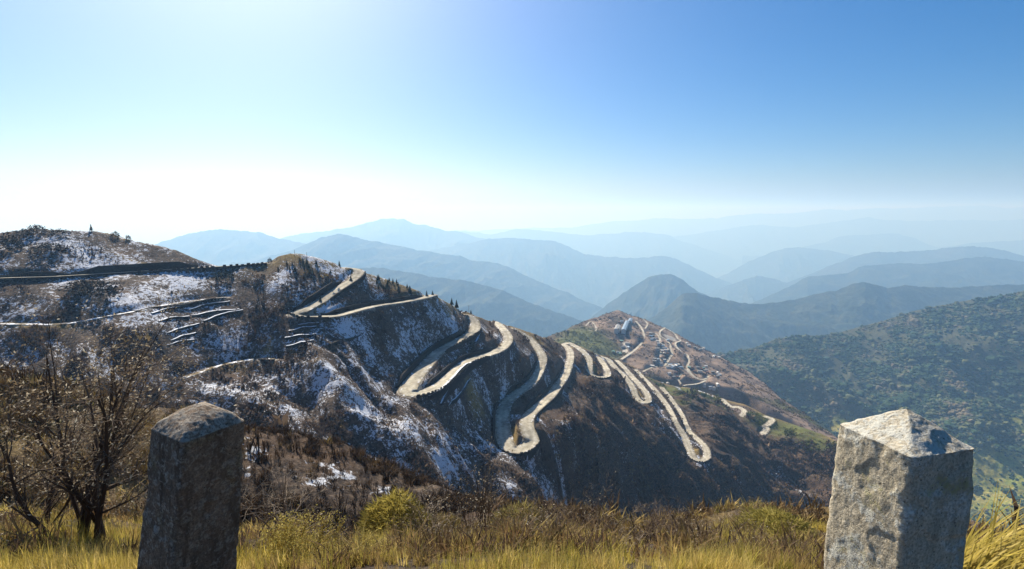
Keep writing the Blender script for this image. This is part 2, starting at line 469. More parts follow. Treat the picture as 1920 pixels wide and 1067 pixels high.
def spline(P, step):
    """Catmull-Rom through points (n, k), resampled"""
    P = np.asarray(P, float); Q = np.vstack([2 * P[0] - P[1], P, 2 * P[-1] - P[-2]]); out = []
    for i in range(1, len(Q) - 2):
        t = np.linspace(0, 1, 12, endpoint=False)[:, None]
        a, b, c, d = Q[i - 1], Q[i], Q[i + 1], Q[i + 2]
        out.append(0.5 * ((2 * b) + (-a + c) * t + (2 * a - 5 * b + 4 * c - d) * t ** 2 + (-a + 3 * b - 3 * c + d) * t ** 3))
    out = np.vstack(out + [P[-1:]])
    L = np.concatenate([[0], np.cumsum(np.linalg.norm(np.diff(out[:, :3], axis=0), axis=1))])
    n = max(2, int(L[-1] / step) + 1); s = np.linspace(0, L[-1], n)
    return np.stack([np.interp(s, L, out[:, k]) for k in range(out.shape[1])], 1)

def smooth1(a, n):
    k = np.ones(2 * n + 1) / (2 * n + 1)
    return np.convolve(np.pad(a, n, mode='edge'), k, 'valid')

def px_path(pts, layer, step=2.0, zs=6):
    """pixels on the hillside -> a smooth path in space (x, y, z, half width)"""
    P = np.array(pts, float); u, v = uv(P[:, 0], P[:, 1]); Y = layer(u, v)
    Q = np.stack([u * Y, Y, -v * Y, P[:, 2] * 0.42], 1)
    R = spline(Q, step)
    if zs and len(R) > 2 * zs: R[:, 2] = smooth1(R[:, 2], zs)
    return R

ROADS = {
 'upper': ([(-180,531,6),(0,522,6.5),(99,518.5,6.5),(180,514.5,6.5),(270,508.5,6.5),(360,502.5,6.5),(420,500,6.5),(480,495.5,6.5),(500,491,6.5)], face),
 'first': ([(646,498,6),(662,502,7),(671,508,8),(672,515,8),(660,525,7.5),(641,537,7.5),(622,549,7.5),(602,564,8),(582,575,8),(562,584,10),(556,590,11),(575,594,9),(602,595,7),(632,592,6),(656,585,6),(680,579,6),(710,572,6),(740,568.5,6),(770,563.5,6),(794,558.5,6),(812,553,7)], face),
 'second': ([(868,583,7),(880,593,8),(890,606,9),(890,618,9),(876,629,9),(848,645,9),(822,660,9),(803,680,9.5),(788,697,10),(774,715,11),(764,731,12),(772,739,12),(795,735,10),(820,725,9.5),(840,709,9.5),(858,692,9.5),(880,676,9),(905,667,9),(932,658,9),(948,646,9),(953,633,9),(945,619,9),(933,607,8),(926,603,7)], face),
 'third': ([(958,613,6),(975,622,7),(994,636,8),(1008,652,9),(1017,667,9),(1016,682,9),(1007,704,9),(991,722,9.5),(968,738,9.5),(950,755,10),(943,775,10),(943,800,10.5),(947,826,11),(960,843,11),(980,846,11),(995,836,11),(995,815,10.5),(988,795,10),(993,778,9.5),(1010,762,9.5),(1032,742,9.5),(1047,722,9.5),(1059,704,9.5),(1067,682,9.5),(1070,664,9.5),(1064,651,9),(1056,645,9),(1068,645,9),(1081,650,9),(1096,661,9),(1105,675,9),(1105,692,9),(1112,704,9.5),(1128,708.5,9.5),(1139,704,9),(1137,692,9),(1128,677,9),(1121,669,8)], face),
 'fifth': ([(1126,666,8),(1141,676,9),(1155,690,9),(1170,705,9),(1184,722,9),(1190,738,9),(1197,750,9.5),(1208,754.5,9.5),(1216,750,9),(1212,737,9),(1200,722,9),(1184,705,9),(1168,687,9),(1156,676,8)], face),
 'sixth': ([(1190,692,8),(1204,707,9),(1222,725,9),(1240,746,9),(1256,769,8),(1269,794,7),(1283,818,9),(1293,842,9),(1300,858,9),(1313,864,8.5),(1325,857,8.5),(1323,840,8.5),(1310,825,8.5),(1294,811,8.5),(1287,797,6.5),(1279,778,6.5),(1262,753,8),(1250,738,8),(1240,726,8)], face),
 'seventh': ([(1354,748,8),(1364,758,9),(1372,763,9),(1384,764,9),(1396,770,9),(1391,780,9)], face),
 'eighth': ([(1436,780,8),(1448,787,9),(1441,795,10),(1432,798,10),(1438,804,10),(1430,813,10)], face),
}
TRACKS = {   # small ledges across the left face
 'ledge': ([(-150,612,3),(0,608,3),(120,607.5,3),(190,596,3),(258,580,3.5),(300,573.5,3),(360,564.5,3),(425,557,3)], face),
 'spur': ([(345,707,3),(400,691,3),(441,679,3),(477,670.5,3.5),(514,674,3.5)], face),
}
PATHS = [
 [(1192,602,5),(1202,613.5,5),(1207,626,5),(1206.6,635,5)],
 [(1204,642,5),(1199,648,5),(1187.5,658.5,5.5),(1174,667.5,6),(1165,674,6)],
 [(1219,622.5,4),(1230,626,4),(1237,634,5),(1239,641.6,5),(1245,648,5),(1240,656,5),(1237.5,667.5,5),(1238,683,5)],
 [(1247,614.6,5),(1238,621,5),(1238,629,4.5),(1249,637,4.5),(1256,646,4.5),(1258,655,4.5),(1260.6,663,5),(1255,672,5),(1247,685.5,5)],
 [(1247,614.6,5),(1264,625,4.5),(1271,635,4.5),(1276,639,4.5),(1267,643,4),(1268.5,650.6,4.5),(1280,661,4.5),(1289,666,4.5),(1292,679,4.5),(1289,686.6,4.5),(1295.5,701,5),(1309,710,5),(1321,711,5),(1329,705,5)],
 [(1262,684,4),(1246,685.5,4.5),(1221,689.5,4.5),(1205.5,697,4.5)],
 [(1278,701,3),(1272,710,3),(1277,720,3)],
 [(1098,611,3.5),(1108,603,3.5),(1117,613,3.5),(1116,621,3.5),(1104,619,3)],
 [(1325,712,4.5),(1310,719,4.5),(1281,722.5,4.5)],
 [(1205,598,4),(1214,607,4),(1210,616,4)],
]
road_R = {k: px_path(p, l) for k, (p, l) in ROADS.items()}
track_R = {k: px_path(p, l) for k, (p, l) in TRACKS.items()}
path_R = []
for p in PATHS:
    path_R.append(px_path([(a, b, c * 1.25) for a, b, c in p], town, 3.0, 3))

# carve the roads into the hillside
RD = np.full(Z.shape, 1e9); RZ = np.zeros(Z.shape); RW = np.ones(Z.shape)
def mark(R, extra=28.0):
    for a, b in zip(R[:-1], R[1:]):
        m = a[3] + extra
        ya, yb = min(a[1], b[1]) - m, max(a[1], b[1]) + m
        i0, i1 = np.searchsorted(YR, ya), np.searchsorted(YR, yb)
        us = [(q[0] + s * m) / q[1] for q in (a, b) for s in (-1.05, 1.05)]
        j0, j1 = np.searchsorted(U, min(us)), np.searchsorted(U, max(us))
        if i1 <= i0 or j1 <= j0: continue
        X_ = GX[i0:i1, j0:j1]; Y_ = GY[i0:i1, j0:j1]
        d = b[:2] - a[:2]; L2 = float(d @ d) + 1e-9
        t = np.clip(((X_ - a[0]) * d[0] + (Y_ - a[1]) * d[1]) / L2, 0, 1)
        dist = np.hypot(X_ - a[0] - t * d[0], Y_ - a[1] - t * d[1])
        hw = a[3] + t * (b[3] - a[3])
        e = dist - hw
        s = RD[i0:i1, j0:j1]; k = e < s
        s[k] = e[k]; RZ[i0:i1, j0:j1][k] = (a[2] + t * (b[2] - a[2]))[k]; RW[i0:i1, j0:j1][k] = hw[k]
for R in road_R.values(): mark(R)
for R in track_R.values(): mark(R, 12.0)
for R in path_R: mark(R, 12.0)
# distance inside the face (0 at its ends), used to fade relief towards the skylines
ybg = np.broadcast_to(ybr[None], Z.shape); spg = np.broadcast_to(SPY[None], Z.shape)
onface = sstep(1.5, 1.9, GY / ybg) * (GY < spg + 60)
below = np.clip((spg - GY) / 90.0, 0, 1)
# gullies run down the face towards the lower right
dd = GX * 0.80 - GY * 0.60; cc = GX * 0.60 + GY * 0.80
warp = fbm(GX / 60, GY / 60, 3, 5) * 16
gul = ridged((cc + warp) / 46.0, dd / 170.0, 3, 3)
gul2 = ridged((cc + warp * 0.5) / 17.0, dd / 80.0, 2, 15)
rel = onface * (below ** 0.8) * ((gul - 0.7) * (7.5 + 5.0 * sstep(0.02, 0.15, U)[None]) + (gul2 - 0.6) * (1.9 + 1.3 * sstep(0.02, 0.15, U)[None]))
rel += onface * (0.25 + 0.75 * below) * fbm(GX / 22, GY / 22, 4, 9) * 2.1
rel += onface * fbm(GX / 3.6, GY / 3.6, 3, 21) * 0.42
far_ = GY > spg + 60
# the main ribs that run down to the right below the hairpins
RIBS = [([(1008,812),(1060,852),(1150,897),(1260,937),(1365,967)], 10.0, 13.0), ([(1335,880),(1400,910),(1490,955)], 10.0, 14.0), ([(1090,712),(1130,765),(1200,835),(1290,910)], 7.0, 14.0),
        ([(1440,835),(1500,880),(1560,925)], 9.0, 14.0), ([(905,775),(935,850),(1000,925)], 6.0, 10.0), ([(1215,790),(1260,850),(1330,905),(1410,950)], 6.0, 12.0)]
RIBN = np.zeros(Z.shape)
for pts_, amp_, wid_ in RIBS:
    R_ = px_path([(a, b, 1) for a, b in pts_], face, 4.0, 3)
    for a, b in zip(R_[:-1], R_[1:]):
        m = wid_ * 2.6; i0, i1 = np.searchsorted(YR, min(a[1], b[1]) - m), np.searchsorted(YR, max(a[1], b[1]) + m)
        us = [(q[0] + s_ * m) / q[1] for q in (a, b) for s_ in (-1.05, 1.05)]; j0, j1 = np.searchsorted(U, min(us)), np.searchsorted(U, max(us))
        X_ = GX[i0:i1, j0:j1]; Y_ = GY[i0:i1, j0:j1]; d = b[:2] - a[:2]; t = np.clip(((X_ - a[0]) * d[0] + (Y_ - a[1]) * d[1]) / (float(d @ d) + 1e-9), 0, 1)
        dist = np.hypot(X_ - a[0] - t * d[0], Y_ - a[1] - t * d[1]) * (1 + 0.35 * perlin(X_ / 13, Y_ / 13, 33))
        np.maximum(RIBN[i0:i1, j0:j1], np.exp(-(dist / wid_) ** 1.5) * amp_, out=RIBN[i0:i1, j0:j1])
rel += onface * RIBN
rel += far_ * (ridged((GX * 0.8 + GY * 0.5) / 120, (GY * 0.8 - GX * 0.5) / 300, 3, 31) - 0.7) * 9.0 * sstep(0, 160, np.abs(GY - np.broadcast_to(YT[:, -1][None], Z.shape)))
rel += far_ * fbm(GX / 40, GY / 40, 5, 41) * 3.0
nearb = (GY <= ybg * 1.7)
rel += nearb * sstep(6, 22, GY) * (fbm(GX / 9, GY / 9, 4, 51) * 0.9 + (ridged(GX / 14 + GY / 30, GY / 40, 2, 53) - 0.6) * 0.7)
rel += (GY < 25) * sstep(1.6, 4, GY) * (fbm(GX / 1.1, GY / 1.1, 4, 61) * 0.12 + fbm(GX / 3.4, GY / 3.4, 3, 63) * 0.14)
rel *= np.where(far_, 0.35 + 0.65 * sstep(0.5, 10, RD), 0.12 + 0.88 * sstep(1.0, 24, RD))
Z = Z + rel

cut = Z > RZ
st_ = np.where(cut, 0.9, 0.45)
wgt = 1 - sstep(st_, st_ + np.where(cut, 3.2, 0.8), RD)
Z = Z * (1 - wgt) + (RZ - 0.22) * wgt
ONROAD = RD < 1.2

# visibility from the camera, for leaving out what nothing shows
VG = -Z / GY
vmin = np.minimum.accumulate(VG, axis=0)
VIS = VG <= vmin + 0.012

def hit(px, py, layer=None):
    """point of the finished ground that a photo pixel looks at"""
    u, v = uv(px, py); j = int(round((float(u) - U[0]) / (U[1] - U[0]))); j = min(max(j, 0), NU - 1)
    lo = np.searchsorted(YR, (SPY[j] + 120) if layer is town else ybr[j] * 1.5)
    k = np.nonzero(VG[lo:, j] <= float(v))[0]
    Y = float(YR[lo + k[0]]) if len(k) else float((layer or face)(u, v))
    if layer is not town: Y = min(Y, float(SPY[j]))
    return Vector((float(u) * Y, Y, float(terr(float(u) * Y, Y))))

# colour zones: patches of snow, straw grass, green and bare soil, placed on the ground they lie on
def blob(G, px, py, rx, ry, layer, amt, rot=0.0, tilt=1.0):
    u, v = uv(px, py); Y = float(layer(u, v)); x, y = float(u) * Y, Y
    m = Y / F
    dx = (GX - x); dy = (GY - y)
    a = dx * math.cos(rot) + dy * math.sin(rot); b = -dx * math.sin(rot) + dy * math.cos(rot)
    k = np.exp(-((a / (rx * m)) ** 2 + (b / (ry * m * 2.0)) ** 2))
    np.maximum(G, k * amt, out=G)
snow = np.zeros(Z.shape); ochre = np.zeros(Z.shape); green = np.zeros(Z.shape); pale = np.zeros(Z.shape)
isface = (GY > ybg * 1.5) & (GY < spg + 30)
for px, py, rx, ry, a in [
 (60,480,90,25,0.75),(270,470,80,16,0.85),(190,496,60,6,1.0),(80,570,150,35,0.85),(300,535,130,30,0.95),(420,545,50,16,1.1),(350,630,110,45,1.0),(430,650,70,40,1.25),(230,640,120,40,0.8),
 (520,530,40,20,0.9),(600,660,70,50,0.85),(560,700,60,50,1.0),(620,740,70,50,1.25),(680,790,70,45,1.3),(760,830,60,45,1.3),(830,880,50,35,1.35),(880,905,40,20,1.25),(640,640,50,30,0.6),
 (745,660,30,30,1.1),(730,690,30,30,1.0),(800,610,45,25,0.75),(850,620,40,18,0.9),(740,760,45,40,1.2),(680,700,60,40,0.8),(900,800,30,50,0.9),(915,860,30,40,1.0),(700,560,50,14,0.6),
 (940,690,30,30,1.0),(920,640,25,12,0.7),(1090,790,60,40,0.9),(1060,830,50,30,0.9),(1000,900,60,40,1.0),(1040,950,50,25,1.1),(950,930,45,25,1.2),(1240,810,40,30,0.85),(1170,860,70,40,0.65),(1460,900,40,40,0.8),(1120,760,30,20,0.6),(1500,940,40,20,0.9),(1150,740,20,20,0.5),(1000,880,40,30,1.0)]:
    blob(snow, px, py, rx, ry, face, a)
snow = np.maximum(snow, isface * (0.84 + 0.45 * fbm(GX / 30, GY / 30, 3, 97)) * np.clip((0.20 - U) / 0.36, 0, 1)[None])
snow = np.maximum(snow, isface * sstep(0.75, 0.15, gul) * (0.95 + 0.3 * fbm(GX / 24, GY / 24, 3, 96)) * np.clip((0.62 - U) / 0.25, 0, 1)[None])
snow *= isface
# near spur: snow between its scrub
for px, py, rx, ry, a in [(620,930,90,30,1.2),(480,880,60,40,1.1),(720,950,50,20,1.1),(620,880,60,30,0.9),(540,850,40,20,0.7)]:
    u, v = uv(px, py); Y = 51.0; x = float(u) * Y
    k = np.exp(-(((GX - x) / (rx * Y / F)) ** 2 + ((GY - Y) / 6.0) ** 2)); snow = np.maximum(snow, k * a * (GY < 70))
# dry grass on the near verge and on crests
near = GY < 30
ochre = np.where(near, 0.22 + 0.2 * fbm(GX * 1.3, GY * 1.3, 3, 98), ochre)
ochre = np.where((GY >= 30) & nearb, 0.06, ochre)
ochre += (GY >= 30) * nearb * sstep(-0.45, -0.85, U)[None] * 0.45
ochre += (GY >= 20) * nearb * sstep(0.05, 0.25, U)[None] * 0.40
ochre += isface * np.exp(-((spg - GY) / 16.0) ** 2) * (0.55 * sstep(-0.62, -0.45, U) + 0.1)[None]
for px, py, rx, ry, a in [(60,607,90,7,1.0),(600,485,60,12,0.5),(555,475,40,8,0.95),(220,438,60,6,0.7),(500,660,10,14,1.0),(590,575,30,8,0.9),(620,580,40,6,0.9),(560,592,30,4,1.0),(890,750,22,22,0.9),(960,815,14,22,1.0),(1000,632,30,8,0.8),(1066,652,10,5,1.0),(1113,692,8,12,1.0),(1200,742,10,16,0.9),(1305,845,10,14,0.9),(845,590,14,8,0.9),(430,690,50,8,0.6),(270,494,60,3,0.9),(1250,736,30,8,0.7)]:
    blob(ochre, px, py, rx, ry, face, a)
for px, py, rx, ry, a in [(1245,728,40,10,1.0),(1290,733,40,8,0.9),(1330,745,40,6,0.9),(1490,806,70,22,1.0),(1440,795,50,14,0.9),(1420,778,30,8,0.8),(1350,765,30,8,0.7),(1530,830,40,20,0.8),(1270,745,50,10,0.8),(1280,760,30,10,0.6)]:
    blob(green, px, py, rx, ry, face, a)
istown = GY > spg + 100
for px, py, rx, ry, a in [(1100,635,60,40,1.0),(1070,640,40,20,1.0),(1140,650,30,30,0.8),(1160,600,14,10,0.4),(1240,720,60,10,0.5),(1480,765,80,14,0.6),(1540,800,50,14,0.8)]:
    blob(green, px, py, rx, ry, town, a)
for px, py, rx, ry, a in [(1181,624,10,9,1.1),(1216,661,12,11,1.1),(1195,594,14,5,0.8),(1223,608,10,4,0.8),(1290,690,16,7,1.0),(1320,718,40,4,1.1),(1430,735,45,10,0.9),(1300,722,60,4,0.9),(1272,630,20,8,0.5)]:
    blob(ochre, px, py, rx, ry, town, a)
for px, py, rx, ry, a in [(1164,620,5,10,1.2),(1256,632,12,5,1.3),(1172,646,5,7,1.0),(1172,655,6,5,1.1),(1222,628,5,5,0.9),(1180,662,8,6,0.6),(1290,695,8,6,0.7),(1240,660,14,20,0.45),(1258,688,18,8,0.5),(1310,655,14,5,0.5),(1330,727,25,4,0.6)]:
    blob(pale, px, py, rx, ry, town, a)
pale *= istown
bare = istown * (1 - np.clip(green, 0, 1)) * (0.62 + 0.5 * fbm(GX / 45, GY / 45, 3, 88)) * (np.broadcast_to(U[None], Z.shape) > 0.12)
pale = np.maximum(pale, (RD < 0.5) * 0.6 * (GY > 100) * (GY < spg + 60))
snow = np.where(RD < 0.6, np.minimum(snow, 0.3), snow)

def grid_faces(ny, nx):
    idx = np.arange(ny * nx).reshape(ny, nx)
    return np.stack([idx[:-1, :-1], idx[:-1, 1:], idx[1:, 1:], idx[1:, :-1]], -1).reshape(-1, 4)

P3 = np.stack([GX, GY, Z], -1).reshape(-1, 3)
terrain = mesh_np('terrain', P3, grid_faces(NY, NU), M_TERRAIN,
                  {'snow': snow, 'ochre': ochre, 'green': green, 'pale': pale, 'bare': bare}, smooth=True)
tag(terrain, 'steep snow flecked hillside cut by a zigzag mountain road', 'hillside', kind='structure')

# the shoulder of the road the photographer stands on
gx_, gy_ = np.meshgrid(np.linspace(-9, 9, 120), np.linspace(-7, 1.7, 70))
gz_ = -1.56 + 0.02 * fbm(gx_ * 1.1, gy_ * 1.1, 3, 61) - 0.25 * np.maximum(gy_ - 1.2, 0)
zq = {'ochre': 0.2 + 0.2 * fbm(gx_ * 1.3, gy_ * 1.3, 3, 98), 'snow': gx_ * 0, 'green': gx_ * 0, 'pale': gx_ * 0, 'bare': gx_ * 0}
sh_ = mesh_np('ground', np.stack([gx_, gy_, gz_], -1).reshape(-1, 3), grid_faces(70, 120), M_TERRAIN, zq, smooth=True)
tag(sh_, 'earthy road shoulder at the viewpoint', 'ground', kind='structure')

# ------------------------------------------------------------------ road surfaces
def ribbon(name, R, mat, lift=0.05, nacross=7, label=None, cat='road'):
    d = np.gradient(R[:, :2], axis=0); d /= np.linalg.norm(d, axis=1)[:, None] + 1e-9
    nrm = np.stack([-d[:, 1], d[:, 0]], 1)
    s = np.linspace(-1, 1, nacross)
    V = np.zeros((len(R), nacross, 3)); A = np.zeros((len(R), nacross))
    ar = np.arange(len(R)); wobs = [1 + 0.12 * perlin(ar * 0.13, np.full(len(R), 3.3 + q), 8) + 0.10 * perlin(ar * 0.55, np.full(len(R), 7.1 + q), 9) for q in (0, 20)]
    for k, a in enumerate(s):
        wob = wobs[0] if a < 0 else wobs[1]
        V[:, k, :2] = R[:, :2] + nrm * (a * R[:, 3] * wob)[:, None]
        V[:, k, 2] = R[:, 2] + lift - 0.03 * abs(a)
        A[:, k] = a
    o = mesh_np(name, V.reshape(-1, 3), grid_faces(len(R), nacross), mat, {'across': A.ravel()}, smooth=True)
    return tag(o, label, cat, kind='structure')

RL = {'upper': 'straight shelf road below the left hilltop', 'first': 'pale dirt road round the first hairpin beneath the knoll', 'second': 'pale dirt road with wide hairpin above stepped walls',
      'third': 'pale dirt road looping through the big lowest central hairpin and a smaller loop behind', 'fifth': 'narrow hairpin of pale road behind the central loops', 'sixth': 'long pale road leg ending in a rounded lower hairpin',
      'seventh': 'short pale piece of road among green mounds', 'eighth': 'curl of pale road near the right end of the spur'}
for k, R in road_R.items():
    ribbon('road', R, M_ROAD, label=RL[k])
for k, R in track_R.items():
    ribbon('path', R, M_PATH, 0.03, 5, {'ledge': 'snowy ledge path crossing the left hillside', 'spur': 'snow dusted path ending above a short dark wall'}[k], 'path')
for i, R in enumerate(path_R):
    ribbon('path', R, M_ROAD, 0.12, 5, 'pale lane winding between the village houses', 'path')

# ------------------------------------------------------------------ far hills, ridge behind ridge
def hill(label, pts, Y, slope, depth, amp, wl, mat, seed, back=0.5, ncol=420, nrow=130, swing=0.0, kind='structure', cross=0.0):
    P = np.array(pts, float); u, v = uv(P[:, 0], P[:, 1])
    u0, u1 = u.min(), u.max()
    cu = np.linspace(u0 - 0.05, u1 + 0.05, ncol)
    cv = np.interp(cu, u, v)
    kk = np.ones(5) / 5; cv = np.convolve(np.pad(cv, 2, mode='edge'), kk, 'valid')
    yc = Y * (1 + swing * (cu - cu.mean()))
    s = np.concatenate([np.linspace(-1, 0, int(nrow * 0.8), endpoint=False), np.linspace(0, back, nrow - int(nrow * 0.8))])
    s = np.sign(s) * np.abs(s) ** 1.35
    YY = yc[None] + s[:, None] * depth
    XX = cu[None] * YY
    zc = -cv * yc
    ZZ = zc[None] - slope * np.abs(s)[:, None] * depth * np.where(s < 0, 1.0, 1.2)[:, None]
    env = sstep(0, 0.18, np.abs(s))[:, None] * 0.85 + 0.15
    r = ridged(XX / wl + cross * YY / wl, YY / (wl * 2.6), 4, seed) - 0.9
    ZZ = ZZ + env * (r * amp * 0.6 + fbm(XX / (wl * 0.25), YY / (wl * 0.25), 4, seed + 5) * amp * 0.16)
    ZZ = ZZ + fbm(XX / (Y * 0.012), YY / (Y * 0.012), 3, seed + 9) * Y * 0.0010
    o = mesh_np('hill', np.stack([XX, YY, ZZ], -1).reshape(-1, 3), grid_faces(len(s), ncol), mat, smooth=True)
    tag(o, label, 'hill', kind=kind)
    return XX, YY, ZZ

MH1 = mat_hill('wooded_slope', (0.014, 0.026, 0.014), (0.050, 0.054, 0.028), 0.006, 6.0)
MH2 = mat_hill('distant_slope', (0.022, 0.032, 0.022), (0.055, 0.055, 0.038), 0.002, 18.0)
hill('wooded blue ridge behind the village hill, running to the right edge', [(1080,690),(1150,650),(1200,610),(1245,580),(1281,549),(1310,549),(1331,556),(1354,561),(1389,568),(1427,569),(1491,564),(1529,551),(1570,545),(1602,532),(1625,528),(1646,533),(1666,539),(1695,536),(1725,538),(1768,540),(1827,538),(1870,535),(1920,534),(2200,520)], 4300, 0.50, 2100, 120, 520, MH1, 101, ncol=760, nrow=240, cross=0.8)
hill('conical blue hill behind the village hilltop', [(1060,640),(1100,600),(1141,568),(1165,552),(1194,533),(1217,519),(1240,513.5),(1258,514),(1281,527),(1307,545),(1331,557),(1400,600),(1460,640)], 6200, 0.55, 2600, 170, 700, MH1, 111, cross=-0.5)
hill('dark blue slope falling to the right below the left ridge', [(500,520),(600,512),(674,503),(717,503),(776,513),(805,520),(858,525),(896,532),(937,542),(975,559),(1019,578),(1062,592),(1092,602),(1150,640),(1220,690)], 5000, 0.55, 2300, 150, 650, MH1, 121, cross=-0.9)
hill('blue ridge descending from the left middle to the valley', [(480,490),(540,468),(575,455),(601,446),(636,439),(671,443),(717,454.6),(776,468),(834,477),(864,480),(885,487),(922,489),(952,501),(992,520),(1033,536),(1071,551),(1103,568),(1135,580),(1200,620),(1280,660)], 8000, 0.5, 3600, 240, 1000, MH2, 131, cross=-0.9)
hill('rounded pale blue ridge beside the left hilltop', [(150,520),(240,480),(300,453),(353,438.5),(405,429.5),(455,432),(490,437.7),(522,446),(572,457),(640,480),(720,510)], 10500, 0.5, 4500, 260, 1200, MH2, 141)
hill('pale blue mountain with the highest peak', [(430,470),(528,446),(572,437.7),(630,430),(671,424),(712,412),(735,410),(758,411),(782,419),(799,419),(834,432),(855,433),(887,444),(911,449),(946,460),(1000,490)], 15000, 0.5, 6500, 330, 1700, MH2, 151)
hill('long pale blue ridge across the centre', [(760,480),(850,462),(911,449),(946,445),(981,445),(1010,449),(1042,452),(1068,463),(1097,476),(1135,482),(1188,483),(1237,479),(1255,482),(1296,498),(1340,519),(1400,545),(1450,570)], 12500, 0.5, 5500, 300, 1400, MH2, 161)
hill('very pale ridge beyond the centre', [(820,440),(867,433),(917,440),(969,430),(990,431),(1054,437),(1080,438.5),(1106,441),(1159,438),(1179,433),(1220,437),(1255,441),(1278,453),(1313,463),(1354,475),(1420,500),(1500,530)], 21000, 0.5, 8000, 400, 2200, MH2, 171)
hill('blue wooded ridge at the right, second behind the forest slope', [(1380,585),(1418,565),(1447,551),(1488,533),(1514,519),(1541,514),(1593,510),(1611,501),(1637,497),(1681,495),(1739,492.5),(1783,488),(1812,483),(1856,482),(1885,484),(1920,487),(2200,500)], 7200, 0.5, 3000, 180, 800, MH1, 181, cross=0.6)
hill('pale blue ridge at the right with a rounded top', [(1480,530),(1550,501),(1576,492.5),(1593,484),(1622,476),(1646,472),(1695,473),(1754,468),(1783,464),(1815,461),(1850,463),(1885,470),(1920,481),(2200,530)], 10000, 0.5, 4200, 250, 1100, MH2, 191, cross=0.5)
hill('low pale knoll in the hazy valley', [(1280,570),(1340,545),(1389,525),(1418,514),(1447,522),(1500,535),(1560,550)], 10500, 0.5, 3800, 220, 900, MH2, 201)
hill('pale hump left of the right hand ridges', [(1330,530),(1404,490),(1439,476),(1468,466),(1491,464),(1523,466),(1576,474),(1640,490),(1700,510)], 14500, 0.5, 5500, 300, 1500, MH2, 211)
hill('pale dome shaped mountain at the right', [(1440,480),(1517,459),(1549,453),(1570,444),(1608,441),(1637,440),(1666,437),(1687,438.5),(1713,446),(1739,457.5),(1760,465),(1860,490)], 19000, 0.5, 7500, 380, 2000, MH2, 221)
hill('thin pale ridge at the right edge', [(1740,470),(1821,456),(1850,453),(1920,450),(2200,440)], 17000, 0.5, 6000, 330, 1800, MH2, 231)
hill('far pale range below the topmost line', [(1180,450),(1300,440),(1398,422.5),(1424,419.6),(1450,425),(1482,425),(1523,421),(1564,417),(1608,411),(1628,407),(1652,412),(1710,415),(1768,411),(1812,412),(1870,413),(1920,411),(2250,405)], 24000, 0.5, 8000, 400, 2600, MH2, 241)
hill('faintest range on the horizon', [(900,432),(1000,428),(1062,427),(1092,424),(1144,416),(1194,412),(1232,409),(1296,411),(1354,409),(1360,405),(1418,400.6),(1477,400.6),(1512,398),(1550,392),(1593,393),(1663,390),(1710,390),(1760,387),(1812,384.6),(1856,387),(1891,390),(1920,387.5),(2300,384)], 32000, 0.5, 9000, 450, 3200, MH2, 251)
# the valley floor below all of them, out to the horizon
n = 60
gx, gy = np.meshgrid(np.linspace(-75000, 75000, n), np.linspace(2000, 62000, n))
gz = -2300 + fbm(gx / 9000, gy / 9000, 4, 77) * 120 - gy * 0.004
vf = mesh_np('valley_floor', np.stack([gx, gy, gz], -1).reshape(-1, 3), grid_faces(n, n), MH2, smooth=True)
tag(vf, 'hazy valley floor under the ridges', 'valley', kind='structure')

# wooded slope on the right: its own sheet, then trees on it
ftps = TPS(RB, 1e-8)
fu = np.linspace(0.28, 1.30, 460)
c_fs = curve([(1250,690,1),(1320,672,1),(1377,660,1),(1418,651,1),(1456,635,1),(1491,630,1),(1541,629,1),(1576,623,1),(1622,610,1),(1652,603,1),(1710,584,1),(1768,572,1),(1827,561,1),(1885,553,1),(1920,547,1),(2200,500,1)])
fvs = c_fs(fu); fvb = np.full_like(fvs, 0.86)
nv = 200
FV = fvb[:, None] + (fvs - fvb)[:, None] * np.linspace(0, 1, nv)[None]
FY = np.maximum.accumulate(ftps(fu[:, None], FV), axis=1) + np.linspace(0, 1, nv)[None]
FX = fu[:, None] * FY; FZ = -FV * FY
t_ = np.linspace(0, 1, nv)[None]
rr = ridged((FX * 0.75 + FY * 0.5) / 330 , (FY * 0.8 - FX * 0.5) / 700, 3, 301) - 0.8
FZ = FZ + (1 - sstep(0.82, 1.0, t_)) * (rr * 60 + fbm(FX / 90, FY / 90, 4, 305) * 12)
bx_ = np.concatenate([FX, (FX[:, -1:] + fu[:, None] * 150)], 1); by_ = np.concatenate([FY, FY[:, -1:] + 150], 1); bz_ = np.concatenate([FZ, FZ[:, -1:] - 90], 1)
grs = np.zeros(bx_.shape)
u_, v_ = bx_ / by_, -bz_ / by_
grs = sstep(0.40, 0.48, v_ + 0.06 * fbm(bx_ / 120, by_ / 120, 3, 311)) 
MG = NT('meadow_slope'); _p = MG.pos(); _n = MG.noise(_p, 0.02, 7, 0.65); _n2 = MG.noise(_p, 0.12, 6, 0.7)
_c = MG.mix(MG.map(_n2, 0.35, 0.65), (0.045, 0.055, 0.030), (0.090, 0.088, 0.048))
_g = MG.mix(MG.map(_n, 0.4, 0.62), (0.15, 0.18, 0.04), (0.28, 0.25, 0.08))
_g = MG.mul(_g, MG.mix(MG.map(_n2, 0.3, 0.7), (0.55, 0.55, 0.5), (1.25, 1.25, 1.2)))
MG.color(MG.mix(MG.attr('meadow'), _c, _g)); MG.bump(_n2, 0.8, 3.0)
fs = mesh_np('hill', np.stack([bx_, by_, bz_], -1).reshape(-1, 3), grid_faces(len(fu), nv + 1), MG.m, {'meadow': grs}, smooth=True)
tag(fs, 'near wooded valley side at the right with green meadow at its foot', 'hill', kind='structure')

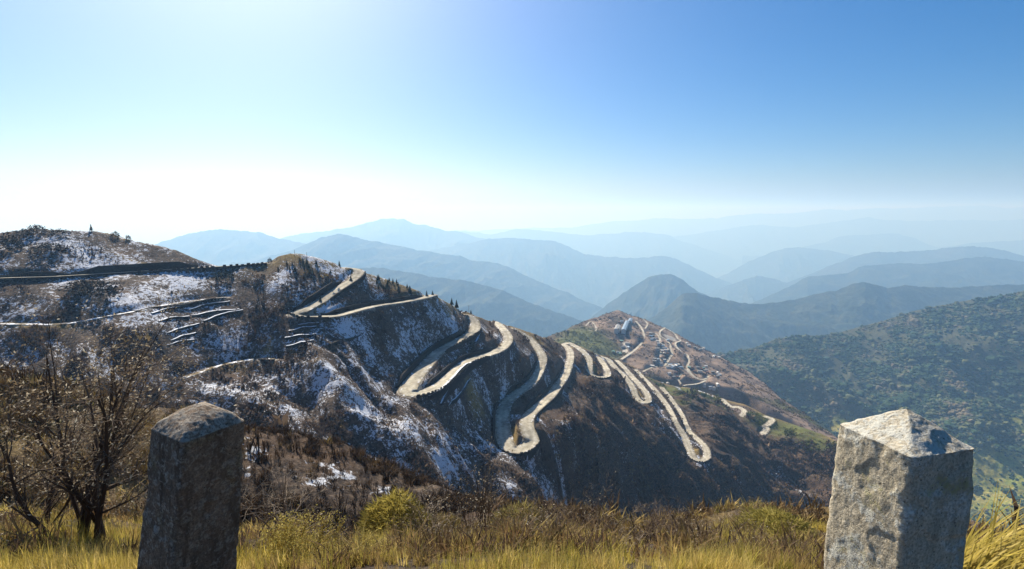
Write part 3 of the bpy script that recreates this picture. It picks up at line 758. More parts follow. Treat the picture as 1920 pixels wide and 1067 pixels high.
def blob_proto(seed, rough=0.35):
    """lumpy crown of a broadleaf tree seen from afar: icosphere pushed about"""
    import bmesh
    bm = bmesh.new(); bmesh.ops.create_icosphere(bm, subdivisions=2, radius=1.0)
    r = random.Random(seed); cen = [Vector((r.uniform(-1, 1), r.uniform(-1, 1), r.uniform(-.3, 1))).normalized() for _ in range(9)]
    for v in bm.verts:
        d = v.co.normalized(); k = max(0, max(d.dot(c) for c in cen))
        v.co = d * (0.62 + 0.42 * k ** 5 + r.uniform(-1, 1) * rough * 0.35)
        v.co.z = v.co.z * 0.85 + 0.45
    V = np.array([v.co[:] for v in bm.verts]); Fc = np.array([[v.index for v in f.verts] for f in bm.faces]); bm.free()
    return V, Fc

def scatter(name, protos, pos, size, rot, col, mat, tilt=None, smooth=False):
    """one mesh of many copies of small prototypes: only for growth nobody could count"""
    Vs, Fs, Cs = [], [], []; base = 0; n = len(pos)
    which = RNG.integers(0, len(protos), n)
    for k, (V, Fc) in enumerate(protos):
        idx = np.where(which == k)[0]
        if len(idx) == 0: continue
        c, s = np.cos(rot[idx]), np.sin(rot[idx])
        sz = size[idx] if size.ndim == 2 else np.repeat(size[idx][:, None], 3, 1)
        X = V[None, :, 0] * sz[:, None, 0]; Y = V[None, :, 1] * sz[:, None, 1]; Zz = V[None, :, 2] * sz[:, None, 2]
        P = np.stack([X * c[:, None] - Y * s[:, None] + pos[idx, None, 0], X * s[:, None] + Y * c[:, None] + pos[idx, None, 1], Zz + pos[idx, None, 2]], -1)
        Vs.append(P.reshape(-1, 3))
        Fs.append((Fc[None] + (np.arange(len(idx)) * len(V))[:, None, None] + base).reshape(-1, Fc.shape[1]))
        Cs.append(np.repeat(col[idx], len(V), 0)); base += len(idx) * len(V)
    return mesh_np(name, np.vstack(Vs), np.vstack(Fs), mat, col=np.vstack(Cs), smooth=smooth)

def fsurf(i, j):
    i0 = i.astype(int); j0 = j.astype(int); a = (i - i0)[:, None]; b = (j - j0)[:, None]
    G = np.stack([FX, FY, FZ], -1)
    return (G[i0, j0] * (1 - a) + G[i0 + 1, j0] * a) * (1 - b) + (G[i0, j0 + 1] * (1 - a) + G[i0 + 1, j0 + 1] * a) * b

nt = 165000
fi = RNG.uniform(20, 458.9, nt); fj = RNG.uniform(0, nv - 1.1, nt)
fp = fsurf(fi, fj)
fv = -fp[:, 2] / fp[:, 1]
dens = (0.25 + 0.75 * sstep(-0.45, 0.1, fbm(fp[:, 0] / 210 + 9, fp[:, 1] / 210, 3, 341))) * (0.30 + 0.70 * sstep(-0.5, 0.3, fbm(fp[:, 0] / 70, fp[:, 1] / 70, 3, 321)))
dens *= 1 - 0.9 * sstep(0.41, 0.50, fv + 0.06 * fbm(fp[:, 0] / 120, fp[:, 1] / 120, 3, 311))
fp = fp[(RNG.random(nt) < dens) & (fv < 0.83)]; nt = len(fp)
hue = fbm(fp[:, 0] / 110, fp[:, 1] / 110, 3, 331) + RNG.normal(0, 0.18, nt)
ca, cb, cc_ = np.array([0.022, 0.042, 0.020]), np.array([0.060, 0.070, 0.032]), np.array([0.105, 0.088, 0.055])
tcol = 1.55 * np.where(hue[:, None] < 0.1, ca, np.where(hue[:, None] < 0.55, cb, cc_)) * RNG.uniform(0.85, 1.15, (nt, 1))
sz = RNG.lognormal(math.log(3.7), 0.45, nt)
wood = scatter('forest', [blob_proto(s) for s in range(5)], fp - [0, 0, 0.6], np.stack([sz, sz, sz * RNG.uniform(0.8, 1.25, nt)], 1), RNG.uniform(0, 6.28, nt), tcol, M_FOREST)
tag(wood, 'mixed forest covering the valley side at the right', 'forest', kind='stuff')

# ------------------------------------------------------------------ retaining walls along the roads
def nearest(R, px, py, layer=face):
    u, v = uv(px, py); Y = float(layer(u, v))
    return int(np.argmin(np.hypot(R[:, 0] - float(u) * Y, R[:, 1] - Y)))

def strip_wall(name, T, h0, h1, thick, mat, parent=None, into=None):
    """a wall of solid section along the path T (n,3): from h0 below to h1 above it"""
    n = len(T); h0 = np.broadcast_to(h0, n); h1 = np.broadcast_to(h1, n)
    d = np.gradient(T[:, :2], axis=0); d /= np.linalg.norm(d, axis=1)[:, None] + 1e-9
    nr = np.stack([-d[:, 1], d[:, 0]], 1) * (1 if into is None else into)
    V = np.zeros((n, 4, 3)); bat = 0.12
    V[:, 0, :2] = T[:, :2] - nr * (h0 * bat)[:, None]; V[:, 0, 2] = T[:, 2] - h0
    V[:, 1, :2] = T[:, :2]; V[:, 1, 2] = T[:, 2] + h1
    V[:, 2, :2] = T[:, :2] + nr * thick; V[:, 2, 2] = T[:, 2] + h1
    V[:, 3, :2] = T[:, :2] + nr * thick; V[:, 3, 2] = T[:, 2] - h0
    idx = np.arange(n * 4).reshape(n, 4); Fc = []
    for k in range(4):
        Fc.append(np.stack([idx[:-1, k], idx[:-1, (k + 1) % 4], idx[1:, (k + 1) % 4], idx[1:, k]], -1))
    Fc = np.concatenate(Fc + [idx[[0]], idx[[-1]][:, ::-1]])
    return mesh_np(name, V.reshape(-1, 3), Fc, mat, parent=parent)

def teeth(T, into, mat, parent, tooth=1.5, gap=1.1, hgt=0.75, thick=0.5, base=0.0):
    """each block of the toothed parapet is a part of its wall"""
    L = np.concatenate([[0], np.cumsum(np.linalg.norm(np.diff(T, axis=0), axis=1))]); s = 0.3
    while s + tooth < L[-1]:
        a, b = [np.array([np.interp(q, L, T[:, k]) for k in range(3)]) for q in (s, s + tooth * random.uniform(0.8, 1.15))]
        d = (b - a)[:2]; d /= np.linalg.norm(d) + 1e-9; nr = np.array([-d[1], d[0]]) * into
        V = []; hh = hgt * random.uniform(0.55, 1.2)
        for z in (-0.02, hh):
            for p, o in ((a, 0.02), (b, 0.02), (b, thick), (a, thick)):
                V.append([p[0] + nr[0] * o, p[1] + nr[1] * o, p[2] + base + z])
        if random.random() < 0.12:
            s += tooth + gap; continue
        mesh_np('parapet_block', np.array(V), np.array(((0, 3, 2, 1), (4, 5, 6, 7), (0, 1, 5, 4), (1, 2, 6, 5), (2, 3, 7, 6), (3, 0, 4, 7))), mat, parent=parent)
        s += tooth + gap * random.uniform(0.5, 1.7)

M_DARKSTONE = mat_stone('dark_rubble_masonry', (0.013, 0.012, 0.012), (0.050, 0.045, 0.042), 1.4)
GW = 'retaining walls along the mountain road'
def mat_cap():
    t = NT('patchy_snow_on_stone'); p = t.pos()
    c = t.mix(t.noise(p, 1.4, 4), (0.05, 0.045, 0.04), (0.15, 0.13, 0.11))
    t.color(t.mix(t.map(t.noise(p, 0.45, 5, 0.7), 0.36, 0.46), c, (0.76, 0.79, 0.84)))
    return t.m
M_CAP = mat_cap()
def road_wall(road, p0, p1, low, h, toothed, label, htop=0.35):
    R = road_R[road]; i0, i1 = sorted((nearest(R, *p0), nearest(R, *p1))); R = R[max(0, i0 - 1):i1 + 2]
    if len(R) < 3: return
    d = np.gradient(R[:, :2], axis=0); d /= np.linalg.norm(d, axis=1)[:, None] + 1e-9
    nr = np.stack([-d[:, 1], d[:, 0]], 1)
    za = terr(R[:, 0] + nr[:, 0] * 14, R[:, 1] + nr[:, 1] * 14, ZBASE); zb = terr(R[:, 0] - nr[:, 0] * 14, R[:, 1] - nr[:, 1] * 14, ZBASE)
    left_low = np.median(za - zb) < 0
    side = 1 if left_low == low else -1
    n = len(R); e = np.clip(np.minimum(np.arange(n), np.arange(n)[::-1]) / 5.0, 0.35, 1)
    T = R[:, :3].copy(); off = R[:, 3] + (0.7 if low else 0.9)
    T[:, :2] += nr * (side * off)[:, None]
    # smooth out the fold on tight inner bends
    for k in (0, 1): T[:, k] = smooth1(T[:, k], 1)
    c = T.mean(0); root = thing('retaining_wall', label, 'wall', tuple(c), group=GW); root['kind'] = 'thing'
    L = T - c
    if low:
        strip_wall('masonry', L, h * e + 1.0, htop, 0.7, M_DARKSTONE, root, into=-side)
        if toothed: teeth(L, -side, M_DARKSTONE, root, base=htop)
    else:
        strip_wall('masonry', L, 0.6, h * e, 0.9, M_DARKSTONE, root, into=side)

for a in [
 ('upper', (0,522), (262,509), True, 6.0, False, 'tall dark retaining wall under the straight shelf road at far left'),
 ('upper', (268,508.5), (496,492), True, 3.6, True, 'long toothed parapet wall under the shelf road beside the knoll'),
 ('upper', (0,522), (140,516.5), False, 2.2, False, 'low dark bank wall above the shelf road at the left border'),
 ('upper', (150,516), (366,502), False, 3.6, False, 'dark bank wall above the shelf road below the left hilltop'),
 ('first', (650,531), (566,583), False, 3.2, False, 'dark bank wall left of the steep lane under the knoll'),
 ('first', (672,514), (612,557), True, 2.2, False, 'low edge wall right of the steep lane under the knoll'),
 ('first', (556,590), (606,595), True, 3.0, True, 'short toothed wall at the first hairpin above four stepped walls'),
 ('first', (612,594), (800,557), False, 2.4, False, 'thin bank wall above the level lane leading to the crest'),
 ('second', (884,625), (766,727), False, 3.4, False, 'bank wall left of the descending leg of the wide hairpin'),
 ('second', (890,617), (826,657), True, 2.6, True, 'toothed edge wall on the upper right of the wide hairpin'),
 ('second', (782,738), (905,667), True, 3.0, True, 'toothed outer wall of the wide hairpin above curved terraces'),
 ('second', (815,727), (935,656), False, 2.6, False, 'inner bank wall of the returning leg of the wide hairpin'),
 ('third', (1016,680), (960,742), False, 3.0, False, 'bank wall along the long leg down to the lowest central hairpin'),
 ('third', (948,758), (945,835), False, 3.2, False, 'curved dark wall along the left outer side of the lowest central hairpin'),
 ('third', (958,843), (995,838), True, 3.2, True, 'toothed wall across the foot of the lowest central hairpin'),
 ('third', (995,800), (1045,724), True, 3.0, False, 'wall below the leg climbing right from the central hairpin'),
 ('third', (1060,700), (1000,772), False, 2.4, False, 'bank wall left of the leg climbing from the central hairpin'),
 ('third', (1104,698), (1139,704), True, 2.6, True, 'toothed wall under the small loop behind the central hairpin'),
 ('fifth', (1190,738), (1216,751), True, 2.2, True, 'toothed wall under the narrow hairpin behind the small loop'),
 ('sixth', (1299,857), (1324,858), True, 2.5, True, 'wall under the rounded lower hairpin toward the right'),
]: road_wall(*a)

# stepped terrace walls with snow on their ledges
def terrace(pts, h, label, group, snow_=True, dy=0.0):
    T = spline([tuple(hit(x, y)) for x, y in pts], 1.5); T[:, 2] = smooth1(terr(T[:, 0], T[:, 1]), min(5, len(T) // 4)); T[:, 1] -= 0.6
    n = len(T); T[:, 2] += 0.07 * h * perlin(np.arange(n) * 0.21, np.full(n, h * 3.1), int(pts[0][0]))
    if T[0, 0] > T[-1, 0]: T = T[::-1]
    e = np.clip(np.minimum(np.arange(n), np.arange(n)[::-1]) / 4.0, 0.4, 1)
    c = T.mean(0); L = T - c
    root = thing('terrace_wall', label, 'wall', tuple(c), group=group); root['kind'] = 'thing'
    strip_wall('masonry', L, h * 1.0 * e, 0.35 * h * e, 1.3, M_DARKSTONE, root, into=1)
    if snow_:
        S_ = L.copy(); S_[:, 1] += 0.12
        strip_wall('snow_cap', S_, -0.35 * h * e - 0.004, 0.35 * h * e + 0.16, 1.2, M_CAP, root, into=1)

G1 = 'stepped walls below the first hairpin'
for pts, l in [([(560,612.5),(580,610),(599,607.5)], 'topmost of four snowy stepped walls below the first hairpin'),
               ([(543,624.5),(570,620),(595,615.5)], 'second of four snowy stepped walls below the first hairpin'),
               ([(535,638),(565,633.5),(594,627.5)], 'third of four snowy stepped walls below the first hairpin'),
               ([(537,651.5),(565,646.5),(590,639.5)], 'lowest of four snowy stepped walls below the first hairpin')]:
    terrace(pts, 2.7, l, G1)
G2 = 'old terrace walls on the snowy left slope'
for i, (pts, w) in enumerate([([(288,591),(320,584),(354,577)], 'topmost left'), ([(356,582),(395,575),(433,567)], 'topmost right'), ([(300,606),(330,600),(358,595)], 'second left'),
               ([(362,594),(405,588),(450,580)], 'second right'), ([(384,603),(420,594),(457,584)], 'third right'), ([(315,628),(345,620),(376,610)], 'middle'),
               ([(322,640),(350,633),(372,627)], 'lower'), ([(316,650),(345,645),(370,639)], 'lowest')]):
    terrace(pts, 2.0 if i % 2 else 2.5, w + ' dark terrace wall on the snowy slope below the ledge path', G2)
G3 = 'curved terraces below the wide hairpin'
terrace([(905,672),(873,688),(850,713),(830,738),(805,752)], 3.4, 'innermost of three curved terraces below the wide hairpin', G3)
terrace([(886,688),(867,711),(848,736),(828,761)], 3.6, 'middle one of three curved terraces below the wide hairpin', G3)
terrace([(883,713),(865,741),(842,765)], 3.4, 'outermost of three curved terraces below the wide hairpin', G3)
terrace([(478,674),(496,676),(515,678)], 3.0, 'short dark wall at the end of the snow dusted path', 'path walls', False)
terrace([(258,585),(320,576),(380,567),(424,561)], 2.2, 'dark wall under the right half of the ledge path', 'path walls', False)
terrace([(620,648),(650,641),(676,631)], 1.8, 'faint broken wall on the brown slope right of the stepped walls', 'path walls', False)
terrace([(893,642),(899,634),(905,622)], 1.6, 'short snowy wall inside the top bend of the wide hairpin', 'path walls')

# ------------------------------------------------------------------ scrub on the hillside
def tuft(nb, wid, lean, seed, curve_=0.0):
    r = random.Random(seed); V = []; Fc = []
    for k in range(nb):
        a = r.uniform(0, 6.283); t = r.uniform(0.1, lean); h = r.uniform(0.55, 1.0)
        bx, by = r.gauss(0, 0.16), r.gauss(0, 0.16)
        px, py = math.cos(a + 1.57) * wid * r.uniform(0.6, 1.3), math.sin(a + 1.57) * wid * r.uniform(0.6, 1.3)
        i = len(V)
        tip = (bx + math.cos(a) * t * h, by + math.sin(a) * t * h, h)
        mid = (bx + math.cos(a) * t * h * 0.45, by + math.sin(a) * t * h * 0.45, h * 0.62)
        V += [(bx - px * 0.5, by - py * 0.5, -0.15), (bx + px * 0.5, by + py * 0.5, -0.15), (mid[0] + px, mid[1] + py, mid[2]), tip, (mid[0] - px, mid[1] - py, mid[2])]
        Fc += [(i, i + 1, i + 2), (i, i + 2, i + 4), (i + 4, i + 2, i + 3)]
    return np.array(V), np.array(Fc)

def clump(nl, size, seed, flat=0.7):
    """loose dome of small leaf facets"""
    r = random.Random(seed); V = []; Fc = []
    for k in range(nl):
        a = r.uniform(0, 6.283); el = math.asin(r.uniform(-0.1, 1)); rad = r.uniform(0.55, 1.0)
        c = Vector((math.cos(a) * math.cos(el) * rad, math.sin(a) * math.cos(el) * rad, math.sin(el) * rad * flat + 0.1))
        n = Vector((r.gauss(0, 1), r.gauss(0, 1), r.gauss(0, 1))).normalized(); t = n.orthogonal().normalized(); b = n.cross(t)
        s = size * r.uniform(0.6, 1.4); i = len(V)
        V += [c + t * s, c - t * s * 0.5 + b * s * 0.7, c - t * s * 0.5 - b * s * 0.7]; Fc.append((i, i + 1, i + 2))
    return np.array([tuple(v) for v in V]), np.array(Fc)

def sample_face(n, ylo, yhi):
    u = RNG.uniform(-1.12, 1.12, n)
    Y = np.sqrt(RNG.uniform(ylo ** 2, yhi ** 2, n))
    return u, Y

def gval(G, u, Y):
    i = np.clip(np.round(np.interp(Y, YR, np.arange(NY))).astype(int), 0, NY - 1); j = np.clip(np.round((u - U[0]) / (U[1] - U[0])).astype(int), 0, NU - 1)
    return G[i, j]

ncand = 210000      # drawn evenly over the visible face
ii = RNG.integers(0, NU, ncand); ss = RNG.uniform(0, NS - 1.01, ncand); s0 = ss.astype(int); sf = ss - s0
u = U[ii] + RNG.uniform(-0.5, 0.5, ncand) * (U[1] - U[0]); Y = YS[ii, s0] * (1 - sf) + YS[ii, s0 + 1] * sf
x = u * Y
ok = (u < 0.75) & gval(VIS * 1.0, u, Y).astype(bool) & (gval(RD, u, Y) > 0.7)
dn = fbm(x / 18, Y / 18, 4, 71) + 0.5 * fbm(x / 70, Y / 70, 2, 73)
sn = gval(snow, u, Y)
rough_g = fbm(((x * .6 + Y * .8) ) / 26, (x * .8 - Y * .6) / 90, 3, 75)
p = sstep(-0.35, 0.55, dn + 0.6 * rough_g) * np.clip(0.95 - 0.55 * sn, 0.22, 0.95)
ok &= RNG.random(len(u)) < p
u, Y, dn, sn = u[ok], Y[ok], dn[ok], sn[ok]; x = u * Y
oc = gval(ochre, u, Y); gr = gval(green, u, Y)
z = terr(x, Y)
cols = np.array([[0.050, 0.036, 0.030], [0.105, 0.073, 0.055], [0.17, 0.118, 0.080], [0.26, 0.18, 0.11]])
ci = np.clip((1.5 + 1.1 * fbm(x / 30, Y / 30, 3, 77) + RNG.normal(0, 0.7, len(x))).astype(int), 0, 3)
col = cols[ci]
k = RNG.random(len(x)) < oc * 0.8; col[k] = np.array([0.27, 0.19, 0.07])
k = RNG.random(len(x)) < gr; col[k] = np.array([0.085, 0.10, 0.03])
col = col * RNG.uniform(0.65, 1.35, (len(x), 1))
h = RNG.lognormal(math.log(0.95), 0.42, len(x)) * np.clip(Y / 300, 0.85, 1.7) * np.where(RNG.random(len(x)) < 0.12, 1.7, 1.0) * (0.75 + 0.5 * sstep(0, 0.6, dn)); h = np.where(gr > 0.4, h * 1.5, h); h = np.where(sn > 0.75, h * 0.75, h)
h = np.where(gval(RD, u, Y) < 3, h * 0.75, h)
h = np.where(SPY[np.clip(np.round((u - U[0]) / (U[1] - U[0])).astype(int), 0, NU - 1)] - Y < 14, np.minimum(h, 0.8) * 0.7, h)
print('scrub', len(x))
scrub = scatter('scrub', [tuft(6, 0.13, 0.8, s) for s in range(4)] + [clump(13, 0.28, s) for s in range(3)], np.stack([x, Y, z], 1), np.stack([h, h, h * RNG.uniform(0.8, 1.3, len(h))], 1), RNG.uniform(0, 6.28, len(x)), col, M_SCRUB)
tag(scrub, 'dry brown scrub covering the snowy hillside', 'scrub', kind='stuff')

# bigger brown bushes gather along the ribs of the slope
ncand = 60000
ii = RNG.integers(0, NU, ncand); ss = RNG.uniform(0, NS - 3.0, ncand); s0 = ss.astype(int); sf = ss - s0
u = U[ii] + RNG.uniform(-0.5, 0.5, ncand) * (U[1] - U[0]); Y = YS[ii, s0] * (1 - sf) + YS[ii, s0 + 1] * sf; x = u * Y
ok = (u < 0.72) & (u > -0.55) & gval(VIS * 1.0, u, Y).astype(bool) & (gval(RD, u, Y) > 3.0)
p = 0.8 * sstep(0.55, 1.25, gval(gul, u, Y)) * (0.3 + 0.7 * sstep(-0.05, 0.1, u)) * 0.6 + 0.06 + 0.9 * sstep(3.5, 7.0, gval(RIBN, u, Y))
ok &= RNG.random(ncand) < p * sstep(-0.5, 0.3, fbm(x / 14, Y / 14, 3, 79)) * 0.75
u, Y, x = u[ok], Y[ok], x[ok]
col = np.array([[0.15, 0.098, 0.060], [0.21, 0.14, 0.080], [0.10, 0.068, 0.048], [0.25, 0.18, 0.09]])[RNG.integers(0, 4, len(x))] * RNG.uniform(0.7, 1.3, (len(x), 1))
h = RNG.lognormal(math.log(1.25), 0.35, len(x)) * np.clip(Y / 320, 0.8, 1.5)
o = scatter('scrub', [clump(26, 0.20, s + 90) for s in range(4)], np.stack([x, Y, terr(x, Y)], 1), np.stack([h, h, h * 1.15], 1), RNG.uniform(0, 6.28, len(x)), col, M_SCRUB)
tag(o, 'larger brown bushes along the ribs of the hillside', 'scrub', kind='stuff')

# scrub around the village hill
u = RNG.uniform(-0.05, 0.72, 60000); Y = RNG.uniform(840, 1420, 60000); x = u * Y
ok = (gval(far_ * 1.0, u, Y) > 0.5) & (gval(VIS * 1.0, u, Y) > 0.5) & (gval(RD, u, Y) > 2) & (gval(pale, u, Y) < 0.3)
gr = gval(green, u, Y); oc = gval(ochre, u, Y)
dn = fbm(x / 30, Y / 30, 4, 81)
ok &= RNG.random(len(u)) < sstep(-0.3, 0.7, dn) * 0.6 + 0.35 * gr + 0.5 * (oc > 0.5)
u, Y, x, gr, oc = u[ok], Y[ok], x[ok], gr[ok], oc[ok]
col = np.array([[0.075, 0.050, 0.036], [0.10, 0.062, 0.042], [0.05, 0.045, 0.03]])[RNG.integers(0, 3, len(x))]
k = RNG.random(len(x)) < gr; col[k] = [0.14, 0.145, 0.045]
k = RNG.random(len(x)) < oc * 0.8; col[k] = [0.26, 0.17, 0.06]
col = col * RNG.uniform(0.7, 1.3, (len(x), 1)); h = RNG.lognormal(math.log(1.6), 0.4, len(x))
o = scatter('scrub', [clump(16, 0.34, s + 30) for s in range(4)], np.stack([x, Y, terr(x, Y)], 1), h, RNG.uniform(0, 6.28, len(x)), col, M_SCRUB)
tag(o, 'low scrub on the village hill', 'scrub', kind='stuff')

# scrub on the near spur
n = 34000
ii = RNG.integers(0, NU, n); u = U[ii]; q = RNG.random(n)
Y = np.where(RNG.random(n) < 0.6, yft[ii] * 0.85 + (ybr[ii] * 1.02 - yft[ii] * 0.85) * q, yfg[ii] * 1.2 + (yft[ii] - yfg[ii] * 1.2) * q ** 1.3); x = u * Y
ok = gval(VIS * 1.0, u, Y) > 0.5
dn = fbm(x / 6, Y / 6, 4, 91); sn = gval(snow, u, Y)
ok &= RNG.random(n) < np.where(sn > 0.4, 0.22, sstep(-0.55, 0.4, dn))
u, Y, x, dn = u[ok], Y[ok], x[ok], dn[ok]
pal = np.array([[0.060, 0.040, 0.026], [0.105, 0.066, 0.036], [0.19, 0.125, 0.055], [0.36, 0.26, 0.085], [0.30, 0.26, 0.065]])
side = np.maximum(sstep(-0.35, -0.7, u), sstep(0.0, 0.3, u))
ci = np.clip(np.floor(RNG.normal(0.65, 0.75, len(x)) + side * 1.6 + fbm(x / 9, Y / 9, 2, 93) * 1.0), 0, 4).astype(int)
ci = np.where((Y < 26) & (ci < 3), ci + 1, ci); ci = np.where((u > 0.05) & (RNG.random(len(u)) < 0.5), np.minimum(ci + 1, 4), ci)
col = pal[ci] * RNG.uniform(0.7, 1.3, (len(x), 1))
h = RNG.lognormal(math.log(0.62), 0.38, len(x)) * np.where(Y < 20, 0.6, 1.0)
print('near scrub', len(x))
o = scatter('undergrowth', [tuft(16, 0.035, 0.95, s + 50) for s in range(5)] + [tuft(20, 0.026, 0.7, s + 60) for s in range(2)], np.stack([x, Y, terr(x, Y)], 1), np.stack([h * 1.2, h * 1.2, h], 1), RNG.uniform(0, 6.28, len(x)), col, M_SCRUB)
tag(o, 'brown and straw coloured undergrowth on the near spur', 'undergrowth', kind='stuff')

# ------------------------------------------------------------------ conifers, posts and village
def conifer_meshes(seed):
    r = random.Random(seed); V = []; Fc = []; cc = []
    tiers = 9
    for k in range(tiers):
        f = k / (tiers - 1); z0 = 0.14 + 0.80 * f; R_ = (1 - f) ** 0.8 * 0.27 + 0.025
        nb = max(5, int(11 * (1 - f) + 4)); a0 = r.uniform(0, 6.28)
        for j in range(nb):
            a = a0 + j * 6.283 / nb + r.uniform(-.2, .2); q = R_ * r.uniform(0.65, 1.15); w = q * 0.42
            i = len(V)
            V += [(0, 0, z0 + 0.09), (math.cos(a) * q * .6 - math.sin(a) * w, math.sin(a) * q * .6 + math.cos(a) * w, z0 - 0.0), (math.cos(a) * q, math.sin(a) * q, z0 - 0.055 + r.uniform(-.02, .02)), (math.cos(a) * q * .6 + math.sin(a) * w, math.sin(a) * q * .6 - math.cos(a) * w, z0)]
            Fc += [(i, i + 1, i + 2), (i, i + 2, i + 3)]
            s = r.uniform(0.7, 1.3); cc += [(0.020 * s, 0.032 * s, 0.020 * s)] * 4
    i = len(V); V += [(-.02, 0, .9), (.02, 0, .9), (0, 0, 1.02)]; Fc += [(i, i + 1, i + 2)]; cc += [(0.02, 0.03, 0.02)] * 3
    crown = mesh_np('crown', np.array(V), np.array(Fc), M_NEEDLE, col=np.array(cc), link=False)
    n = 6; V = []; Fc = []
    for z_, q in ((-0.06, .028), (0.5, .016), (0.95, .004)):
        for j in range(n): V.append((math.cos(j * 6.283 / n) * q, math.sin(j * 6.283 / n) * q, z_))
    for t in range(2):
        for j in range(n): Fc.append((t * n + j, t * n + (j + 1) % n, (t + 1) * n + (j + 1) % n, (t + 1) * n + j))
    trunk = mesh_np('trunk', np.array(V), np.array(Fc), M_TRUNKWOOD, link=False)
    return crown, trunk
M_TRUNKWOOD = mat_plain('conifer_bark', (0.06, 0.045, 0.035), 0.3, 8)
CONI = [conifer_meshes(s) for s in range(4)]
def conifer(px, py, hm, label, group, layer=face):
    x, Y, _z = hit(px, py, layer)
    r = thing('pine_tree', label, 'tree', (x, Y, float(terr(x, Y)) - 0.05), random.uniform(0, 6), group)
    cr, tr = random.choice(CONI); s = hm * random.uniform(0.85, 1.15)
    for nm, me in (('trunk', tr), ('crown', cr)):
        o = bpy.data.objects.new(nm, me); C.objects.link(o); o.parent = r; o.scale = (s * random.uniform(0.9, 1.3), s * random.uniform(0.9, 1.3), s)
rr_ = random.Random(5)
for i in range(20):
    t = rr_.random(); px = 706 + t * 66; sk = np.interp(px, [695, 722, 752, 785], [513, 521, 533, 544])
    conifer(px, sk + 3 + rr_.random() ** 1.5 * 24 * (1 - 0.4 * t), rr_.uniform(2.6, 4.6), 'small dark pine in the row on the crest right of the first bend', 'pines on the crest')
for i in range(15):
    px = rr_.gauss(568, 24); sk = np.interp(px, [500, 551, 611, 640], [487, 473, 486, 495])
    conifer(px, sk + 14 + rr_.random() * 34, rr_.uniform(1.9, 3.4), 'small dark pine on the knoll above the first bend', 'pines on the knoll')
for px, py, h, l in [(847,571,6.5,'pine left of two dark pines by the crest road'),(856,577,8.0,'tallest dark pine by the crest road at centre left'),(851,590,4.0,'low pine beside the yellow grass by the crest road'),
                     (171,431.5,3.6,'lone pointed pine on the left hilltop against the sky'),(636,493,4.5,'pine on the skyline just left of the first road bend'),(800,552,4.5,'pine on the skyline at the top of the level lane'),(658,527,4.0,'pine standing at the outer edge of the first steep lane'),(601,566,3.2,'pine at the inner corner of the first hairpin'),(811,552,3.5,'pine by the crest right of the level lane'),(883,588,3.2,'small pine on the crest above the wide hairpin')]:
    conifer(px, py, h, l, 'single pines')

M_DARKLEAF = mat_tint('dark_leaves', 0.9, 0.4, 1.0, 0.1)
def bush(px, py, w, h, color, label, group, layer=face, Yd=None, nl=420, leaf=0.09, seed=0):
    x, Y, _z = hit(px, py, layer)
    V, Fc = clump(nl, leaf, seed + int(px), 0.9)
    r = random.Random(seed); cl = np.array(color)[None] * np.repeat(RNG.uniform(0.55, 1.4, (len(V) // 3, 1)), 3, 0)
    lob = 1 + 0.35 * perlin(V[:, 0] * 1.7 + px, V[:, 1] * 1.7 + V[:, 2] * 1.3, 5)[:, None]
    V = V * lob * np.array([w / 2, w / 2, h])
    o = mesh_np('bush', V, Fc, M_DARKLEAF, col=cl); o.location = (x, Y, float(terr(x, Y)) - 0.05 * h)
    return tag(o, label, 'bush', group)
for px, py, w, h, l in [(18,470,12,7,'big dark bush at the left border of the hilltop'),(70,436,9,4.0,'dark round bush on the left hilltop skyline'),(215,440,5.0,3.0,'round dark bush right of the lone hilltop pine'),(240,444,3.2,2.6,'smaller round bush at the falling end of the hilltop'),
                        (45,444,10,3.2,'wide low bush on the hilltop beside the big dark bush'),(110,440,9,2.8,'low dark bush at the middle of the left hilltop'),(180,552,17,7,'large dark bush on the slope below the shelf road'),(423,524,11,5,'dark green bush under the toothed parapet wall'),(150,545,12,4,'broad brown bush left of the large bush below the shelf road'),
                        (506,487,2.6,3.2,'small round tree on the skyline left of the knoll'),(885,655,5,3,'dark bush between the legs of the wide hairpin'),(885,650,4,2.5,'low bush by the inner wall of the wide hairpin'),(90,470,14,3.5,'low bush patch on the left hill face'),(330,700,8,4,'brown bush at the end of the snow dusted path')]:
    bush(px, py, w, h, (0.035, 0.030, 0.026) if px not in (423, 885) else (0.025, 0.036, 0.026), l, 'dark bushes on the left hill', seed=int(px))

M_POLE = mat_plain('weathered_wood', (0.10, 0.085, 0.07), 0.25, 6)
def post(px, py, h, label, group, layer=face):
    x, Y, _z = hit(px, py, layer); n = 8; V = []; Fc = []
    for z_, q in ((-0.4, 0.13), (h, 0.09), (h + 0.06, 0.02)):
        for j in range(n): V.append((math.cos(j * 6.283 / n) * q, math.sin(j * 6.283 / n) * q, z_))
    for t in range(2):
        for j in range(n): Fc.append((t * n + j, t * n + (j + 1) % n, (t + 1) * n + (j + 1) % n, (t + 1) * n + j))
    if h > 4:
        for z_ in (h - 0.6,):
            i = len(V); V += [(sx * 0.9, sy * 0.06, z_ + sz * 0.07) for sz in (-1, 1) for sy in (-1, 1) for sx in (-1, 1)]
            Fc += [tuple(i + q for q in f) for f in ((0, 2, 3, 1), (4, 5, 7, 6), (0, 1, 5, 4), (2, 6, 7, 3), (0, 4, 6, 2), (1, 3, 7, 5))]
    o = mesh_np('utility_pole' if h > 4 else 'post', np.array(V), np.array(Fc), M_POLE); o.location = (x, Y, float(terr(x, Y)))
    tag(o, label, 'pole' if h > 4 else 'post', group)
